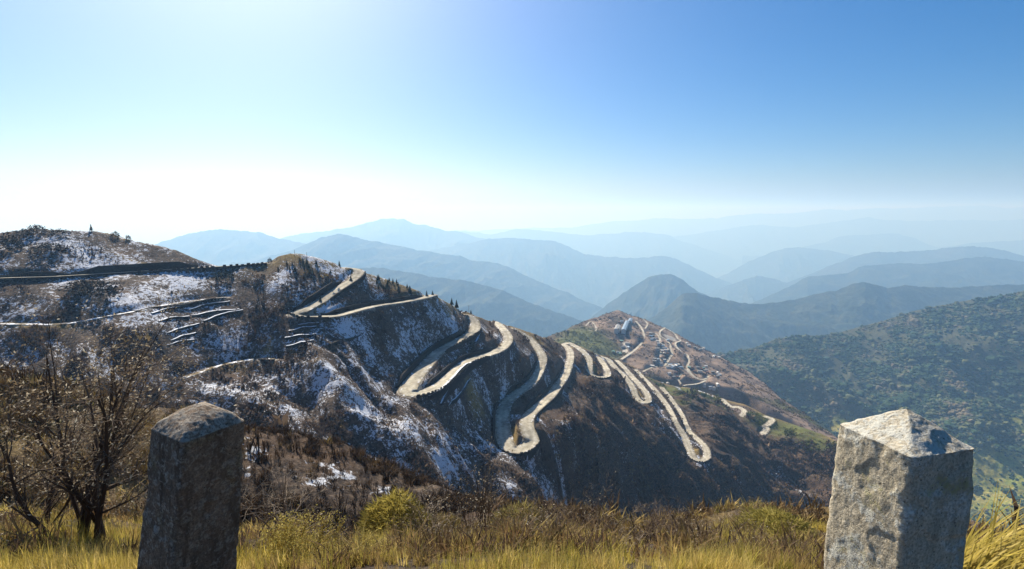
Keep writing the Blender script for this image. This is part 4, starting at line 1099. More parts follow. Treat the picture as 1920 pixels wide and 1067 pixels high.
for px, py, h, l in [(879,585,6.0,'thin utility pole on the crest above the wide hairpin'),(541,591,3.4,'taller of two wooden posts at the first hairpin'),(536,591,2.6,'shorter of two wooden posts at the first hairpin'),(615,550,2.4,'short post at the right edge of the first steep lane'),(552,472,2.2,'post on top of the grassy knoll'),(575,476,2.0,'small post at the right end of the knoll top')]:
    post(px, py, h, l, 'poles and posts')

TIN = {'white': (0.60, 0.57, 0.52), 'blue': (0.22, 0.29, 0.36), 'green': (0.16, 0.30, 0.25), 'rust': (0.20, 0.11, 0.075), 'grey': (0.30, 0.285, 0.26)}
M_TIN = {k: mat_plain(k + '_tin_roof', c, 0.15, 0.8, 0.5) for k, c in TIN.items()}
M_WALLS = [mat_plain('whitewashed_wall', (0.50, 0.49, 0.46), 0.12), mat_plain('plank_wall', (0.16, 0.12, 0.09), 0.2), mat_plain('pale_blue_wall', (0.32, 0.40, 0.45), 0.12)]
M_WIN = mat_plain('dark_window', (0.02, 0.022, 0.026), 0.1, 1, 0.2)
def house_mesh(w, d, h, rh, wall, roof, parts=False):
    a, b, e = w / 2, d / 2, 0.45
    V = [(-a, -b, -3), (a, -b, -3), (a, b, -3), (-a, b, -3), (-a, -b, h), (a, -b, h), (a, b, h), (-a, b, h), (-a, 0, h + rh), (a, 0, h + rh)]
    Fw = [(0, 1, 5, 4), (1, 2, 6, 5), (2, 3, 7, 6), (3, 0, 4, 7), (5, 6, 9, 9), (7, 4, 8, 8)]
    Rv = []; t = 0.18; sl = rh / b
    for s in (-1, 1):
        Rv += [(-a - e, s * (b + e), h - e * sl + 0.05), (a + e, s * (b + e), h - e * sl + 0.05), (a + e, 0, h + rh + 0.05), (-a - e, 0, h + rh + 0.05)]
    n0 = len(Rv); Rv += [(p[0], p[1], p[2] + t) for p in Rv]
    Fr = []
    for s in (0, 4):
        Fr += [(s, s + 1, s + 2, s + 3), (n0 + s + 3, n0 + s + 2, n0 + s + 1, n0 + s), (s, n0 + s, n0 + s + 1, s + 1), (s + 1, n0 + s + 1, n0 + s + 2, s + 2), (s + 3, n0 + s + 3, n0 + s, s)]
    Wv = []; Fn = []
    nx = max(2, int(w / 2.4))
    for s in (-1, 1):
        for k in range(nx):
            cx = -a + (k + 0.5) * w / nx; i = len(Wv); y = s * (b + 0.03)
            z0, z1 = (0.9, 2.0) if k != nx // 2 else (0.0, 2.0)
            q = [(cx - .45, y, z0), (cx + .45, y, z0), (cx + .45, y, z1), (cx - .45, y, z1)]
            Wv += q if s < 0 else q[::-1]; Fn.append((i, i + 1, i + 2, i + 3))
    return V, Fw, Rv, Fr, Wv, Fn
def poly_mesh(name, groups, mats):
    me = bpy.data.meshes.new(name); V = []; Fc = []; mi = []
    for k, (v, f) in enumerate(groups):
        b = len(V); V += v
        for q in f:
            q = list(dict.fromkeys(q)); Fc.append([b + i for i in q]); mi.append(k)
    me.from_pydata(V, [], Fc); me.polygons.foreach_set('material_index', mi)
    for m in mats: me.materials.append(m)
    me.update(); return me
HOUSE = {}
for i, (rf, wl_) in enumerate([('white', 0), ('white', 2), ('blue', 0), ('green', 1), ('rust', 1), ('grey', 1), ('grey', 0)]):
    w, d = [(7.5, 5), (6, 4.5), (8, 5), (6.5, 5), (6, 4.5), (7, 5), (9, 5.5)][i]
    a = house_mesh(w, d, 2.6, 1.2, wl_, rf)
    HOUSE.setdefault(rf, []).append(poly_mesh('house', [(a[0], a[1]), (a[2], a[3]), (a[4], a[5])], [M_WALLS[wl_], M_TIN[rf], M_WIN]))
USED = []
def house(px, py, rf, rot, label, group):
    x, Y, _z = hit(px, py, town)
    for q in USED:
        if math.hypot(q[0] - x, q[1] - Y) < 7.5: return
    USED.append((x, Y))
    o = bpy.data.objects.new('house', random.choice(HOUSE[rf])); C.objects.link(o)
    o.location = (x, Y, float(terr(x, Y)) + 0.25); o.rotation_euler = (0, 0, rot)
    tag(o, label, 'house', group)
hr = random.Random(3)
CL = [  # centre, spread, count, roofs, where
 (1243,662,9,17,34,'white white grey blue rust','among the houses between the two village lanes'),
 (1222,634,5,8,16,'white grey blue green','beside the small square at the village top'),
 (1262,689,13,5,34,'white white grey blue','in the dense row below the lanes'),
 (1228,683,8,6,14,'white blue grey','beside the left foot of the village lanes'),
 (1262,705,12,6,16,'rust grey white','on the brown slope under the dense row'),
 (1312,695,18,9,30,'green white grey rust','around the yellow fields at the right of the village'),
 (1310,656,8,3,9,'white grey','in the group high on the right slope'),
 (1290,650,10,5,8,'grey rust white','above the lane on the upper right slope'),
 (1348,700,14,12,14,'white grey','scattered on the brown slope right of the fields'),
 (1340,668,12,8,9,'white grey','scattered high on the right edge of the hill'),
 (1168,602,7,5,9,'grey blue rust','at the upper end of the parade ground'),
 (1176,652,9,7,12,'grey blue green','below the parade ground'),
 (1158,664,9,4,9,'green green grey','in the green roofed group above the road'),
 (1240,722,16,4,9,'grey white rust','along the lane below the dark slope'),
 (1330,728,14,3,8,'white grey','on the yellow terrace right of the village'),
]
for cx, cy, sx, sy, n, roofs, where in CL:
    for k in range(int(n * 0.75)):
        rf = hr.choice(roofs.split())
        house(cx + hr.gauss(0, sx * 0.55), cy + hr.gauss(0, sy * 0.55), rf, hr.uniform(-0.5, 0.5) + (0 if hr.random() < .7 else 1.57), 'small house with ' + {'white': 'white', 'blue': 'blue', 'green': 'green', 'rust': 'rusty', 'grey': 'grey'}[rf] + ' tin roof ' + where, 'houses ' + where)
def shed(p0, p1, wid, rf, label):
    (a, b), (c, d) = p0, p1
    u0, v0_ = uv(a, b); u1, v1_ = uv(c, d); Y0, Y1 = float(town(u0, v0_)), float(town(u1, v1_))
    A = Vector((float(u0) * Y0, Y0)); B = Vector((float(u1) * Y1, Y1)); m = (A + B) / 2; L = (B - A).length
    za = max(float(terr(A.x, A.y)), float(terr(B.x, B.y)), float(terr(m.x, m.y)))
    r = thing('barrack', label, 'barrack', (m.x, m.y, za + 0.3), math.atan2(B.y - A.y, B.x - A.x), 'long sheds by the parade ground')
    g = house_mesh(L, wid, 3.4, 1.8, 0, rf)
    for nm, vf_, mt in (('wall', (g[0], [tuple(q) for q in g[1]]), M_WALLS[0]), ('roof', (g[2], g[3]), M_TIN[rf]), ('window', (g[4], g[5]), M_WIN)):
        me = poly_mesh(nm, [([(p[0], p[1], p[2] if p[2] > -3 else -14) for p in vf_[0]], vf_[1])], [mt])
        o = bpy.data.objects.new(nm, me); C.objects.link(o); o.parent = r
shed((1176,607), (1168.5,630), 9, 'blue', 'long blue roofed barrack right of the pale parade ground')
shed((1158.5,615), (1154.5,628), 8, 'grey', 'wide grey roofed shed left of the parade ground')
shed((1161.5,618), (1158.5,627), 6, 'grey', 'narrow grey shed beside the wide grey roofed shed')
shed((1183,602), (1180,608), 8, 'blue', 'small blue roofed barrack at the upper end of the long one')

# ------------------------------------------------------------------ the two stone guard posts
from mathutils import noise as mnoise
def guard_post(label, cl, cr, zr, apex, mat, seed, lean=(0, 0), flare=0.0, dome=0.0, grooves=()):
    """square pillar with a pyramid cap; cl and cr are the pixels of the left and right rim corners, opposite each other"""
    A, B = on_plane(*cl, zr), on_plane(*cr, zr); cen = (A + B) / 2
    hd = Vector(((B - A).x / 2, (B - A).y / 2, 0)); fr = Vector((hd.y, -hd.x, 0))
    cor = [cen - hd, cen + fr, cen + hd, cen - fr]           # left, front, right, back
    half = hd.length
    az = -zr_from(apex, cen) - zr
    n = 56; ring = []                                       # points round a rounded square
    for k in range(4):
        a, b, c_ = cor[k - 1], cor[k], cor[(k + 1) % 4]
        ra = 0.07
        p0 = b.lerp(a, ra); p1 = b.lerp(c_, ra)
        for j in range(5):
            t = j / 4; q = p0.lerp(b, t).lerp(b.lerp(p1, t), t); ring.append(q)
        p2 = c_.lerp(b, ra)
        for j in range(1, n):
            ring.append(p1.lerp(p2, j / n))
    ring = [Vector((q.x - cen.x, q.y - cen.y)) for q in ring]; m = len(ring)
    rows = []; zb = -1.62
    H = zr - zb; ns = 110
    for i in range(ns + 1):
        t = 1 - i / ns; rows.append((zb + H * (1 - t), 1 + flare * t * H, Vector(lean) * (t * H)))
    nc = 40
    for i in range(1, nc + 1):
        t = i / nc
        zz = zr + az * (t * (1 - dome) + dome * math.sin(t * math.pi / 2)); sc = 1 - t * (1 - 0.02)
        if dome: sc = (1 - t) * (1 - dome) + dome * math.cos(t * math.pi / 2); sc = max(sc, 0.012)
        if t < 0.08: sc = 1 - (t / 0.08) ** 2 * (1 - sc)
        rows.append((zz, sc, Vector((0, 0))))
    V = []; 
    for zz, sc, sh in rows:
        for q in ring: V.append(Vector((q.x * sc + sh.x, q.y * sc + sh.y, zz + 1.5)))
    R = len(rows); Fc = [(i * m + j, i * m + (j + 1) % m, (i + 1) * m + (j + 1) % m, (i + 1) * m + j) for i in range(R - 1) for j in range(m)]
    me = bpy.data.meshes.new('guard_post'); me.from_pydata([tuple(v) for v in V], [], Fc); me.update()
    nor = [0.0] * (3 * len(V)); me.vertices.foreach_get('normal', nor)
    off = Vector((seed * 7.3, seed * 3.1, seed))
    for k, v in enumerate(me.vertices):
        nv_ = Vector(nor[3 * k:3 * k + 3]); p = Vector(V[k]) + off
        d = (mnoise.fractal(p * 7, 0.9, 2.1, 4) * 0.0024 + mnoise.fractal(p * 34, 0.8, 2.1, 4) * 0.0022)
        # chipped arrises
        j = k % m; dist = min(abs((j - s * (m // 4) - 2 + m // 2) % m - m // 2) for s in range(4))
        if dist < 7:
            ch = mnoise.noise(p * 16) ; ch2 = mnoise.noise(p * 5 + Vector((9, 9, 9)))
            if ch > 0.05: d -= (ch - 0.05) * 0.011 * (1 - dist / 7)
            if ch2 > 0.2: d -= (ch2 - 0.2) * 0.012 * (1 - dist / 7)
        # spalled skin: shallow broken patches
        sp_ = mnoise.fractal(p * Vector((4.5, 4.5, 4.5)).x, 0.9, 2.0, 3)
        if sp_ > 0.28: d -= min(0.004, (sp_ - 0.28) * 0.06)
        w = v.co + Vector((cen.x, cen.y, -1.5))
        for (g0, g1, gw, gd) in grooves:
            ab = g1 - g0; t = max(0, min(1, (w - g0).dot(ab) / ab.length_squared)); q = (w - g0 - ab * t).length
            q += mnoise.noise(p * 40) * gw * 0.5
            if q < gw: d -= gd * (1 - q / gw)
        v.co = Vector(V[k]) + nv_ * d
    for p in me.polygons: p.use_smooth = True
    me.materials.append(mat); me.update()
    o = bpy.data.objects.new('guard_post', me); C.objects.link(o); o.location = (cen.x, cen.y, -1.5)
    return tag(o, label, 'guard post', 'stone guard posts at the road edge')
def zr_from(apex, cen):
    u, v = uv(*apex)
    return float(v) * cen.y
def face_pt(px, py, cl, cf, zr):
    """pixel on the vertical face through the rim pixels cl and cf"""
    A, B = on_plane(*cl, zr), on_plane(*cf, zr); u, v = uv(px, py)
    d = Vector((float(u), 1, -float(v))); n = Vector((B.y - A.y, A.x - B.x, 0)); t = A.dot(n) / d.dot(n)
    return d * t
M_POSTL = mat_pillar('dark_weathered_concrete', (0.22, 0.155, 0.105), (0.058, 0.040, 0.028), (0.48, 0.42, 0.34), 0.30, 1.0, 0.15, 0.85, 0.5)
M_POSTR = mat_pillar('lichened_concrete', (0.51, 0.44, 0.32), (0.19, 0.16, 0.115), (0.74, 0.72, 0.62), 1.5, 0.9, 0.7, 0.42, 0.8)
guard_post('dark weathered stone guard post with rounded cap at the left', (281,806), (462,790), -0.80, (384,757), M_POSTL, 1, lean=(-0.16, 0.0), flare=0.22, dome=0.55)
RL_, RF_ = (1568.5, 793), (1720, 858)
gq = [(face_pt(1681, 885, RL_, RF_, -0.70), face_pt(1685, 932, RL_, RF_, -0.70), 0.014, 0.012), (face_pt(1644, 946, RL_, RF_, -0.70), face_pt(1692, 946, RL_, RF_, -0.70), 0.008, 0.010), (face_pt(1696, 940, RL_, RF_, -0.70), face_pt(1704, 925, RL_, RF_, -0.70), 0.014, 0.012)]
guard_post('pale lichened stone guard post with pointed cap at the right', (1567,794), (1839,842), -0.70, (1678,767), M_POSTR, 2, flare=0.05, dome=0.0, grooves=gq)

# ------------------------------------------------------------------ plants on the near verge
def tube(V, Fc, pts, rad, n):
    b = len(V); ring_prev = None
    for i, (p, r) in enumerate(zip(pts, rad)):
        t = (pts[min(i + 1, len(pts) - 1)] - pts[max(i - 1, 0)]).normalized()
        o = t.orthogonal().normalized(); q = t.cross(o)
        for j in range(n):
            a = 6.2832 * j / n; V.append(p + o * math.cos(a) * r + q * math.sin(a) * r)
    for i in range(len(pts) - 1):
        for j in range(n):
            Fc.append((b + i * n + j, b + i * n + (j + 1) % n, b + (i + 1) * n + (j + 1) % n, b + (i + 1) * n + j))

class Shrub:
    def __init__(s, seed):
        s.r = random.Random(seed); s.V = []; s.F = []; s.tc = []; s.tips = []
    def branch(s, p, d, L, rad, lvl, maxl, wig, up, spread, kids, col, droop=0.0):
        r = s.r; n = 7 if lvl < maxl else 5; pts = [p]; dd = d.normalized()
        for i in range(n):
            dd = (dd + Vector((r.gauss(0, wig), r.gauss(0, wig), r.gauss(0, wig) + up - droop * i / n))).normalized()
            pts.append(pts[-1] + dd * (L / n))
        rd = [rad * (1 - 0.72 * i / n) for i in range(n + 1)]
        b = len(s.V); tube(s.V, s.F, pts, rd, 6 if lvl == 0 else (4 if lvl == 1 else 3))
        k = r.uniform(0.75, 1.25); c = [min(1, q * k) for q in col[min(lvl, len(col) - 1)]]
        s.tc += [c] * (len(s.V) - b)
        if lvl >= maxl:
            s.tips.append((pts[-1], dd)); s.tips.append((pts[3], dd)); return
        if lvl == maxl - 1: s.tips.append((pts[-1], dd))
        for k in range(kids[lvl]):
            t = r.uniform(0.22, 1.0); f = t * n; i = min(int(f), n - 1); q = pts[i].lerp(pts[i + 1], f - i)
            base = (pts[min(i + 1, n)] - pts[i]).normalized(); o = Vector((r.gauss(0, 1), r.gauss(0, 1), r.gauss(0, 1))).normalized()
            nd = (base + o * spread).normalized()
            s.branch(q, nd, L * r.uniform(0.38, 0.68) * (1 - 0.3 * t), max(rd[i] * r.uniform(0.45, 0.65), 0.0009), lvl + 1, maxl, wig, up, spread, kids, col, droop)
    def leaves(s, per, size, colr, curl=0.6):
        V = []; Fc = []; cc = []; r = s.r
        for p, d in s.tips:
            for k in range(per):
                if r.random() < 0.5: continue
                q = p + Vector((r.gauss(0, 1), r.gauss(0, 1), r.gauss(0, 1))) * size * 0.8
                a = (d * 0.4 + Vector((r.gauss(0, 1), r.gauss(0, 1), r.gauss(0, 0.7)))).normalized(); w = a.orthogonal().normalized(); nrm = a.cross(w)
                L = size * r.uniform(0.6, 1.5); ww = L * 0.16; i = len(V)
                m = q + a * L * 0.5 + nrm * L * 0.22 * curl; e = q + a * L * 0.95 - nrm * L * 0.05 + w * L * 0.25 * curl
                V += [q, m + w * ww, e, m - w * ww]; Fc += [(i, i + 1, i + 2), (i, i + 2, i + 3)]
                t = r.uniform(0.55, 1.3); cc += [[min(1, c * t) for c in r.choice(colr)]] * 4
        return V, Fc, cc
def ground(px, py, Y):
    u, v = uv(px, py); x = float(u) * Y
    return Vector((x, Y, float(terr(x, Y))))
def shrub(label, base, stems, seed, maxl, kids, L, rad, spread, wig, up, col, leaf=None, tilt=0.35, droop=0.0, name='shrub', bias=(0, 0, 0)):
    s = Shrub(seed); r = s.r
    for k in range(stems):
        a = r.uniform(0, 6.28); d = Vector((math.cos(a) * tilt * r.random(), math.sin(a) * tilt * r.random(), 1)) + Vector(bias)
        s.branch(Vector((r.gauss(0, 0.05), r.gauss(0, 0.05), -0.08)), d, L * r.uniform(0.75, 1.15), rad * r.uniform(0.6, 1.15), 0, maxl, wig, up, spread, kids, col, droop)
    root = thing(name, label, 'shrub', tuple(base), 0, 'bare shrubs on the near verge')
    Fc = np.array(s.F); mesh_np('branches', np.array([tuple(v) for v in s.V]), Fc, M_BARK, col=np.array(s.tc), parent=root)
    if leaf:
        V, Fq, cc = s.leaves(*leaf)
        mesh_np('leaves', np.array([tuple(v) for v in V]), np.array(Fq), M_LEAF, col=np.array(cc), parent=root)
    print(label, len(s.F), len(s.tips))
    return root
TAN = [(0.42, 0.34, 0.22), (0.30, 0.22, 0.13), (0.55, 0.48, 0.36), (0.20, 0.14, 0.08)]
DK = [(0.062, 0.043, 0.032), (0.090, 0.064, 0.046), (0.16, 0.115, 0.080), (0.24, 0.18, 0.125)]
PL = [(0.16, 0.12, 0.09), (0.24, 0.19, 0.14), (0.34, 0.28, 0.21)]
shrub('tall almost bare shrub with dark stems left of the dark guard post', ground(165, 1060, 3.0), 7, 21, 3, (9, 8, 6), 1.2, 0.020, 0.8, 0.10, 0.02, DK, (1, 0.020, TAN), 0.6)
shrub('smaller tangled shrub with dry leaves at the left border', ground(70, 1060, 3.5), 5, 22, 3, (8, 7, 6), 0.85, 0.013, 0.95, 0.13, 0.0, DK, (1, 0.022, TAN), 1.0)
shrub('pale wiry shrub with arching twigs right of the dark guard post', ground(525, 1040, 3.9), 9, 23, 2, (9, 6), 0.62, 0.008, 0.8, 0.16, 0.0, PL, None, 0.9, 0.12)
shrub('upright thin bare shrub in the middle of the verge', ground(905, 1050, 4.0), 11, 24, 2, (6, 4), 0.72, 0.007, 0.6, 0.08, 0.01, [(0.085, 0.06, 0.04), (0.13, 0.095, 0.06), (0.2, 0.15, 0.1)], (1, 0.018, TAN), 0.5)
shrub('low tangled shrub at the foot of the middle of the verge', ground(820, 1060, 3.2), 7, 25, 2, (7, 5), 0.36, 0.006, 0.9, 0.16, 0.0, PL, (1, 0.016, TAN), 1.0)
shrub('sparse grey pink shrub right of centre on the slope edge', ground(1245, 1000, 8.5), 9, 26, 2, (6, 5), 0.95, 0.009, 0.6, 0.10, 0.01, [(0.11, 0.085, 0.075), (0.17, 0.13, 0.115), (0.24, 0.19, 0.17)], None, 0.7)
shrub('thin twiggy shrub left of the pale guard post', ground(1400, 1010, 9.5), 8, 27, 2, (6, 5), 0.85, 0.009, 0.65, 0.10, 0.01, [(0.10, 0.075, 0.06), (0.16, 0.12, 0.10), (0.22, 0.17, 0.14)], None, 0.7)
shrub('low shrub with curling twigs near the bottom right of centre', ground(1120, 1060, 4.2), 8, 28, 2, (6, 4), 0.5, 0.006, 0.8, 0.13, 0.0, [(0.12, 0.09, 0.06), (0.19, 0.15, 0.1), (0.27, 0.21, 0.15)], (1, 0.016, TAN), 0.9)

sm = [shrub('small dry twiggy shrub among the grass of the verge', (0, 0, 0), 7, 40 + k, 2, (6, 4), 0.30, 0.004, 0.85, 0.14, 0.0, c_, lf, 1.0) for k, (c_, lf) in enumerate([([(0.10, 0.07, 0.045), (0.16, 0.115, 0.07), (0.24, 0.18, 0.11)], (1, 0.016, TAN)), ([(0.075, 0.05, 0.036), (0.12, 0.085, 0.06), (0.19, 0.14, 0.1)], None), (PL, (1, 0.014, [(0.36, 0.26, 0.09), (0.28, 0.19, 0.07)]))])]
vr = random.Random(77)
for k in range(84):
    px = vr.uniform(455, 1545) if k > 9 else vr.uniform(0, 240); Yd = vr.uniform(2.7, 8.5)
    o = sm[k] if k < 3 else copy_tree(sm[k % 3])
    u_ = (px - 960) / 960 * 1.06; xx = u_ * Yd
    o.location = (xx, Yd, float(terr(xx, Yd))); o.rotation_euler = (0, 0, vr.uniform(0, 6.28)); sc_ = vr.uniform(0.5, 1.35) * (0.6 + 0.08 * Yd); o.scale = (sc_ * 1.15, sc_ * 1.15, sc_)
    o['group'] = 'small twiggy shrubs in the verge grass'

def blades(n, ctr, spread_, hgt, wid, lean, colr, seed, seg=3, bend=0.6, dirb=(0, 0)):
    r = random.Random(seed); V = []; Fc = []; cc = []
    for k in range(n):
        a = r.uniform(0, 6.283); q = r.random() ** 0.5 * spread_
        b = Vector((math.cos(a) * q, math.sin(a) * q, 0)); b.z = ctr(b.x, b.y)
        a2 = r.uniform(0, 6.283); h = hgt * r.uniform(0.55, 1.2); ln = Vector((math.cos(a2), math.sin(a2), 0)) * lean * r.random() + Vector((dirb[0], dirb[1], 0))
        sd_ = Vector((-ln.y, ln.x, 0)); sd_ = sd_.normalized() if sd_.length > 1e-4 else Vector((1, 0, 0)); w = wid * r.uniform(0.6, 1.3); i = len(V)
        for s in range(seg + 1):
            t = s / seg; p = b + Vector((0, 0, 1)) * h * (t - bend * 0.45 * t * t) + ln * h * (0.35 * t + bend * t * t)
            ww = w * (1 - t) + 0.0004
            V += [p - sd_ * ww, p + sd_ * ww]
            if s: Fc.append((i + 2 * s - 2, i + 2 * s - 1, i + 2 * s + 1, i + 2 * s))
        t = r.uniform(0.65, 1.3); c = [min(1, q_ * t) for q_ in r.choice(colr)]; cc += [c] * (2 * seg + 2)
    return np.array([tuple(v) for v in V]), np.array(Fc), np.array(cc)

STRAW = [(0.38, 0.29, 0.09), (0.44, 0.34, 0.14), (0.29, 0.23, 0.06), (0.28, 0.19, 0.08)]
# short grass over the verge: one sheet of blades nobody could count
protos = [blades(14, lambda x, y: -0.02, 0.16, 1.0, 0.016, 0.7, [(1, 1, 1)], 200 + s, 3, 0.5)[:2] for s in range(6)]
n = 48000
u = RNG.uniform(-1.35, 1.35, n); Y = np.exp(RNG.uniform(math.log(1.0), math.log(11), n)); x = u * Y
cl_ = fbm(x * 1.3, Y * 1.3, 4, 401)
ok = RNG.random(n) < sstep(-0.35, 0.40, cl_) * 0.92 + 0.08
u, Y, x, cl_ = u[ok], Y[ok], x[ok], cl_[ok]
pal = np.array([[0.50, 0.39, 0.09], [0.56, 0.43, 0.14], [0.40, 0.33, 0.07], [0.36, 0.25, 0.09], [0.20, 0.13, 0.06]])
ci = np.clip((1.9 + 2.2 * fbm(x * 0.6, Y * 0.6, 3, 403) + RNG.normal(0, 0.7, len(x))).astype(int), 0, 4)
h = RNG.lognormal(math.log(0.075), 0.4, len(x)) * (0.7 + 0.12 * np.minimum(Y, 8)) * (0.7 + 0.7 * sstep(-0.2, 0.6, cl_)); h = np.minimum(h, 0.17)
o = scatter('grass', protos, np.stack([x, Y, terr(x, Y)], 1), np.stack([h * 0.9, h * 0.9, h], 1), RNG.uniform(0, 6.28, len(x)), pal[ci] * RNG.uniform(0.7, 1.3, (len(x), 1)), M_LEAF)
tag(o, 'dry straw grass covering the near verge', 'grass', kind='stuff')

n = 2300
u = RNG.uniform(-1.15, 1.15, n); Y = np.exp(RNG.uniform(math.log(2.3), math.log(8), n)); x = u * Y
ok = RNG.random(n) < sstep(-0.2, 0.5, fbm(x * 0.9 + 40, Y * 0.9, 3, 407))
u, Y, x = u[ok], Y[ok], x[ok]
pal = np.array([[0.16, 0.10, 0.05], [0.24, 0.16, 0.07], [0.34, 0.25, 0.085], [0.12, 0.078, 0.05]])
h = np.minimum(RNG.lognormal(math.log(0.11), 0.35, len(x)) * (0.75 + 0.09 * Y), 0.2)
o = scatter('undergrowth', [tuft(26, 0.022, 0.95, s + 70) for s in range(5)], np.stack([x, Y, terr(x, Y)], 1), np.stack([h * 1.3, h * 1.3, h], 1), RNG.uniform(0, 6.28, len(x)), pal[RNG.integers(0, 4, len(x))] * RNG.uniform(0.7, 1.3, (len(x), 1)), M_LEAF)
tag(o, 'low brown dead growth between the grass of the verge', 'undergrowth', kind='stuff')

def grass_tuft(label, base, n, spread_, hgt, wid, lean, colr, seed, bend=0.6, dirb=(0, 0), name='grass_tuft', group='grass tufts on the verge'):
    V, Fc, cc = blades(n, lambda x, y: float(terr(base.x + x, base.y + y)) - base.z - 0.02, spread_, hgt, wid, lean, colr, seed, 4, bend, dirb)
    o = mesh_np(name, V, Fc, M_LEAF, col=cc); o.location = base
    return tag(o, label, 'grass', group)
YEL = [(0.47, 0.37, 0.08), (0.42, 0.32, 0.06), (0.54, 0.43, 0.13), (0.34, 0.27, 0.05)]
grass_tuft('leaning yellow grass tuft right of the pale guard post', ground(1850, 1090, 1.9), 260, 0.16, 0.50, 0.0045, 0.5, YEL, 301, 0.7, (0.55, -0.1))
grass_tuft('dense bright straw tuft beside the dark guard post', ground(480, 1080, 2.4), 300, 0.16, 0.20, 0.004, 0.8, YEL, 302, 0.5)
grass_tuft('straw tuft at the bottom left of centre', ground(640, 1080, 2.5), 220, 0.18, 0.22, 0.004, 0.9, STRAW, 303, 0.6)
grass_tuft('straw tuft at the bottom of the picture centre', ground(985, 1085, 2.6), 220, 0.22, 0.15, 0.004, 0.8, STRAW, 304, 0.6)
grass_tuft('thin bright tuft right of the bottom centre', ground(1120, 1085, 2.6), 200, 0.22, 0.15, 0.004, 0.8, YEL, 305, 0.6)
grass_tuft('wide straw tuft left of the pale guard post', ground(1400, 1085, 2.7), 260, 0.26, 0.15, 0.004, 0.8, STRAW, 306, 0.6)
grass_tuft('yellow green tuft just left of the pale guard post', ground(1490, 1060, 3.4), 220, 0.2, 0.16, 0.004, 0.8, [(0.24, 0.25, 0.05), (0.32, 0.30, 0.07)], 307, 0.6)
grass_tuft('straw tuft under the tall almost bare shrub', ground(200, 1085, 2.5), 240, 0.22, 0.16, 0.004, 0.9, STRAW, 308, 0.6)
grass_tuft('olive tuft in the bottom left corner', ground(40, 1085, 2.6), 260, 0.26, 0.16, 0.004, 0.9, [(0.22, 0.20, 0.05), (0.28, 0.22, 0.08)], 309, 0.6)

def feather(label, base, n, hgt, seed):
    """feathery yellow stems: a main stalk with many short side sprigs"""
    s = Shrub(seed); r = s.r
    for k in range(n):
        a = r.uniform(0, 6.28); t = r.uniform(0.05, 0.55); d = Vector((math.cos(a) * t, math.sin(a) * t, 1))
        s.branch(Vector((r.gauss(0, .07), r.gauss(0, .07), -.03)), d, hgt * r.uniform(0.6, 1.1), 0.0028, 0, 1, 0.05, 0.0, 0.8, (42,), [(0.40, 0.32, 0.09), (0.50, 0.40, 0.12)])
    V = np.array([tuple(v) for v in s.V])
    root = thing('feathery_weed', label, 'weed', tuple(base), 0, 'feathery weeds on the verge')
    mesh_np('stalks', V, np.array(s.F), M_LEAF, col=np.array(s.tc), parent=root)
    V, Fq, cc = s.leaves(3, 0.014, [(0.47, 0.38, 0.10), (0.55, 0.45, 0.14), (0.32, 0.26, 0.07)], 0.4)
    mesh_np('sprigs', np.array([tuple(v) for v in V]), np.array(Fq), M_LEAF, col=np.array(cc), parent=root)
feather('feathery yellow weed close right of the dark guard post', ground(545, 1085, 2.5), 13, 0.24, 401)
feather('feathery yellow weed with one tall plume at lower left', ground(590, 1075, 2.9), 10, 0.27, 402)
feather('small feathery weed below the rounded yellow bush', ground(700, 1085, 2.6), 9, 0.16, 403)

def leafy_bush(label, base, w, h, nl, leaf, colr, seed):
    r = random.Random(seed); V = []; Fc = []; cc = []
    for k in range(nl):
        a = r.uniform(0, 6.283); el = math.asin(r.uniform(-0.05, 1)); rad = r.uniform(0.75, 1.02)
        lob = 1 + 0.22 * mnoise.noise(Vector((math.cos(a) * 2 + seed, math.sin(a) * 2, el * 2)))
        c = Vector((math.cos(a) * math.cos(el) * rad * w / 2 * lob, math.sin(a) * math.cos(el) * rad * w / 2 * lob, math.sin(el) * rad * h * lob))
        d = (Vector((c.x / w, c.y / w, c.z / h * 0.6 + 0.1)).normalized() * 0.7 + Vector((r.gauss(0, .5), r.gauss(0, .5), r.gauss(-0.5, .4)))).normalized()
        s_ = d.orthogonal().normalized(); L = leaf * r.uniform(0.7, 1.5); i = len(V)
        V += [c - s_ * L * .06, c + s_ * L * .06, c + d * L]; Fc.append((i, i + 1, i + 2))
        t = r.uniform(0.6, 1.3); cc += [[min(1, q * t) for q in r.choice(colr)]] * 3
    o = mesh_np('tussock', np.array([tuple(v) for v in V]), np.array(Fc), M_LEAF, col=np.array(cc)); o.location = base
    return tag(o, label, 'tussock', 'rounded tussocks on the verge')
leafy_bush('rounded yellow green tussock left of the middle of the verge', ground(742, 1030, 4.6), 0.62, 0.34, 5200, 0.075, [(0.38, 0.31, 0.07), (0.44, 0.36, 0.09), (0.28, 0.22, 0.05)], 501)
leafy_bush('small brown tussock beside the rounded yellow one', ground(830, 1040, 5.0), 0.5, 0.22, 2600, 0.07, [(0.20, 0.15, 0.06), (0.26, 0.2, 0.07)], 502)
leafy_bush('arched straw tussock right of the thin bare shrub', ground(975, 1010, 5.4), 0.6, 0.26, 3200, 0.09, [(0.32, 0.27, 0.09), (0.24, 0.18, 0.07)], 503)
leafy_bush('hazy yellow green tussock near the pale guard post', ground(1455, 1050, 5.2), 0.8, 0.2, 3600, 0.09, [(0.32, 0.27, 0.06), (0.36, 0.30, 0.08)], 504)
leafy_bush('olive tussock on the slope at the left border', ground(50, 960, 9.0), 1.6, 0.7, 4200, 0.16, [(0.20, 0.17, 0.05), (0.26, 0.21, 0.06)], 505)

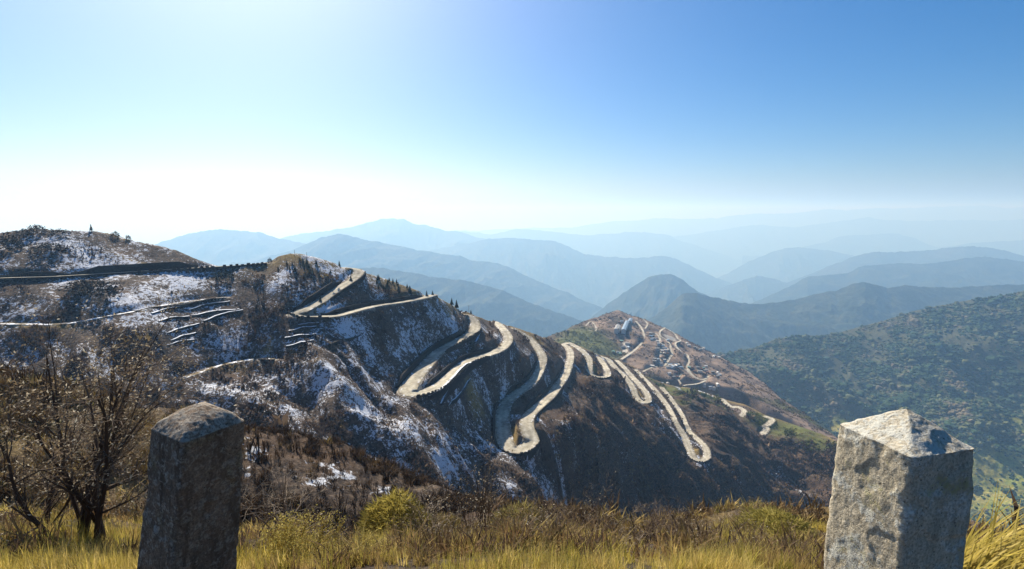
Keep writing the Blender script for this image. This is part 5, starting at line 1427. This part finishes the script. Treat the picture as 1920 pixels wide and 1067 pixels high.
def stalk(label, base, tip, r0, seed):
    r = random.Random(seed); V = []; Fc = []; n = 8; pts = []
    for i in range(n + 1):
        t = i / n; pts.append(base.lerp(tip, t) - base + Vector((r.gauss(0, .002), r.gauss(0, .002), 0)) + Vector((0.03 * math.sin(t * 3.1), 0, 0)))
    tube(V, Fc, pts, [r0 * (1 - 0.6 * i / n) for i in range(n + 1)], 5)
    for k in range(6):
        p = pts[-1].lerp(pts[-3], r.random()); d = Vector((r.gauss(0, 1), r.gauss(0, 1), 1)).normalized(); tube(V, Fc, [p, p + d * 0.02, p + d * 0.035], [r0 * .5, r0 * .4, r0 * .1], 5)
    o = mesh_np('dry_stalk', np.array([tuple(v) for v in V]), np.array(Fc), M_LEAF, col=np.tile([0.5, 0.42, 0.26], (len(V), 1))); o.location = base
    tag(o, label, 'stalk', 'dry stalks')
stalk('single pale dry stalk leaning right at lower left of centre', ground(648, 1085, 2.4), at(672, 1002, 2.45), 0.0028, 1)
stalk('single pale dry stalk standing left of the pale guard post', ground(1486, 1060, 3.6), at(1473, 975, 3.6), 0.003, 2)
stalk('pale dry stalk in front of the tall almost bare shrub', ground(105, 1090, 2.3), at(135, 975, 2.4), 0.0028, 3)

# ------------------------------------------------------------------ haze
def haze_box(x0, x1, y0, y1, z0, z1, dens, color, aniso):
    V = np.array([(x, y, z) for z in (z0, z1) for y in (y0, y1) for x in (x0, x1)], float)
    Fc = np.array([(0, 2, 3, 1), (4, 5, 7, 6), (0, 1, 5, 4), (2, 6, 7, 3), (0, 4, 6, 2), (1, 3, 7, 5)])
    m = bpy.data.materials.new('haze_air'); m.use_nodes = True; n, l = m.node_tree.nodes, m.node_tree.links
    n.remove(n['Principled BSDF'])
    pv = n.new('ShaderNodeVolumePrincipled')
    pv.inputs['Color'].default_value = (*color, 1); pv.inputs['Density'].default_value = dens; pv.inputs['Anisotropy'].default_value = aniso; pv.inputs['Absorption Color'].default_value = (0.72, 0.72, 0.72, 1)
    l.new(pv.outputs[0], n['Material Output'].inputs['Volume'])
    o = mesh_np('haze', V, Fc, m)
    tag(o, 'blue haze filling the air over the valleys', 'haze', kind='stuff')
haze_box(-90000, 90000, -400, 65000, -3200, 420, 1.0 / 6600, (0.30, 0.53, 0.83), 0.30)
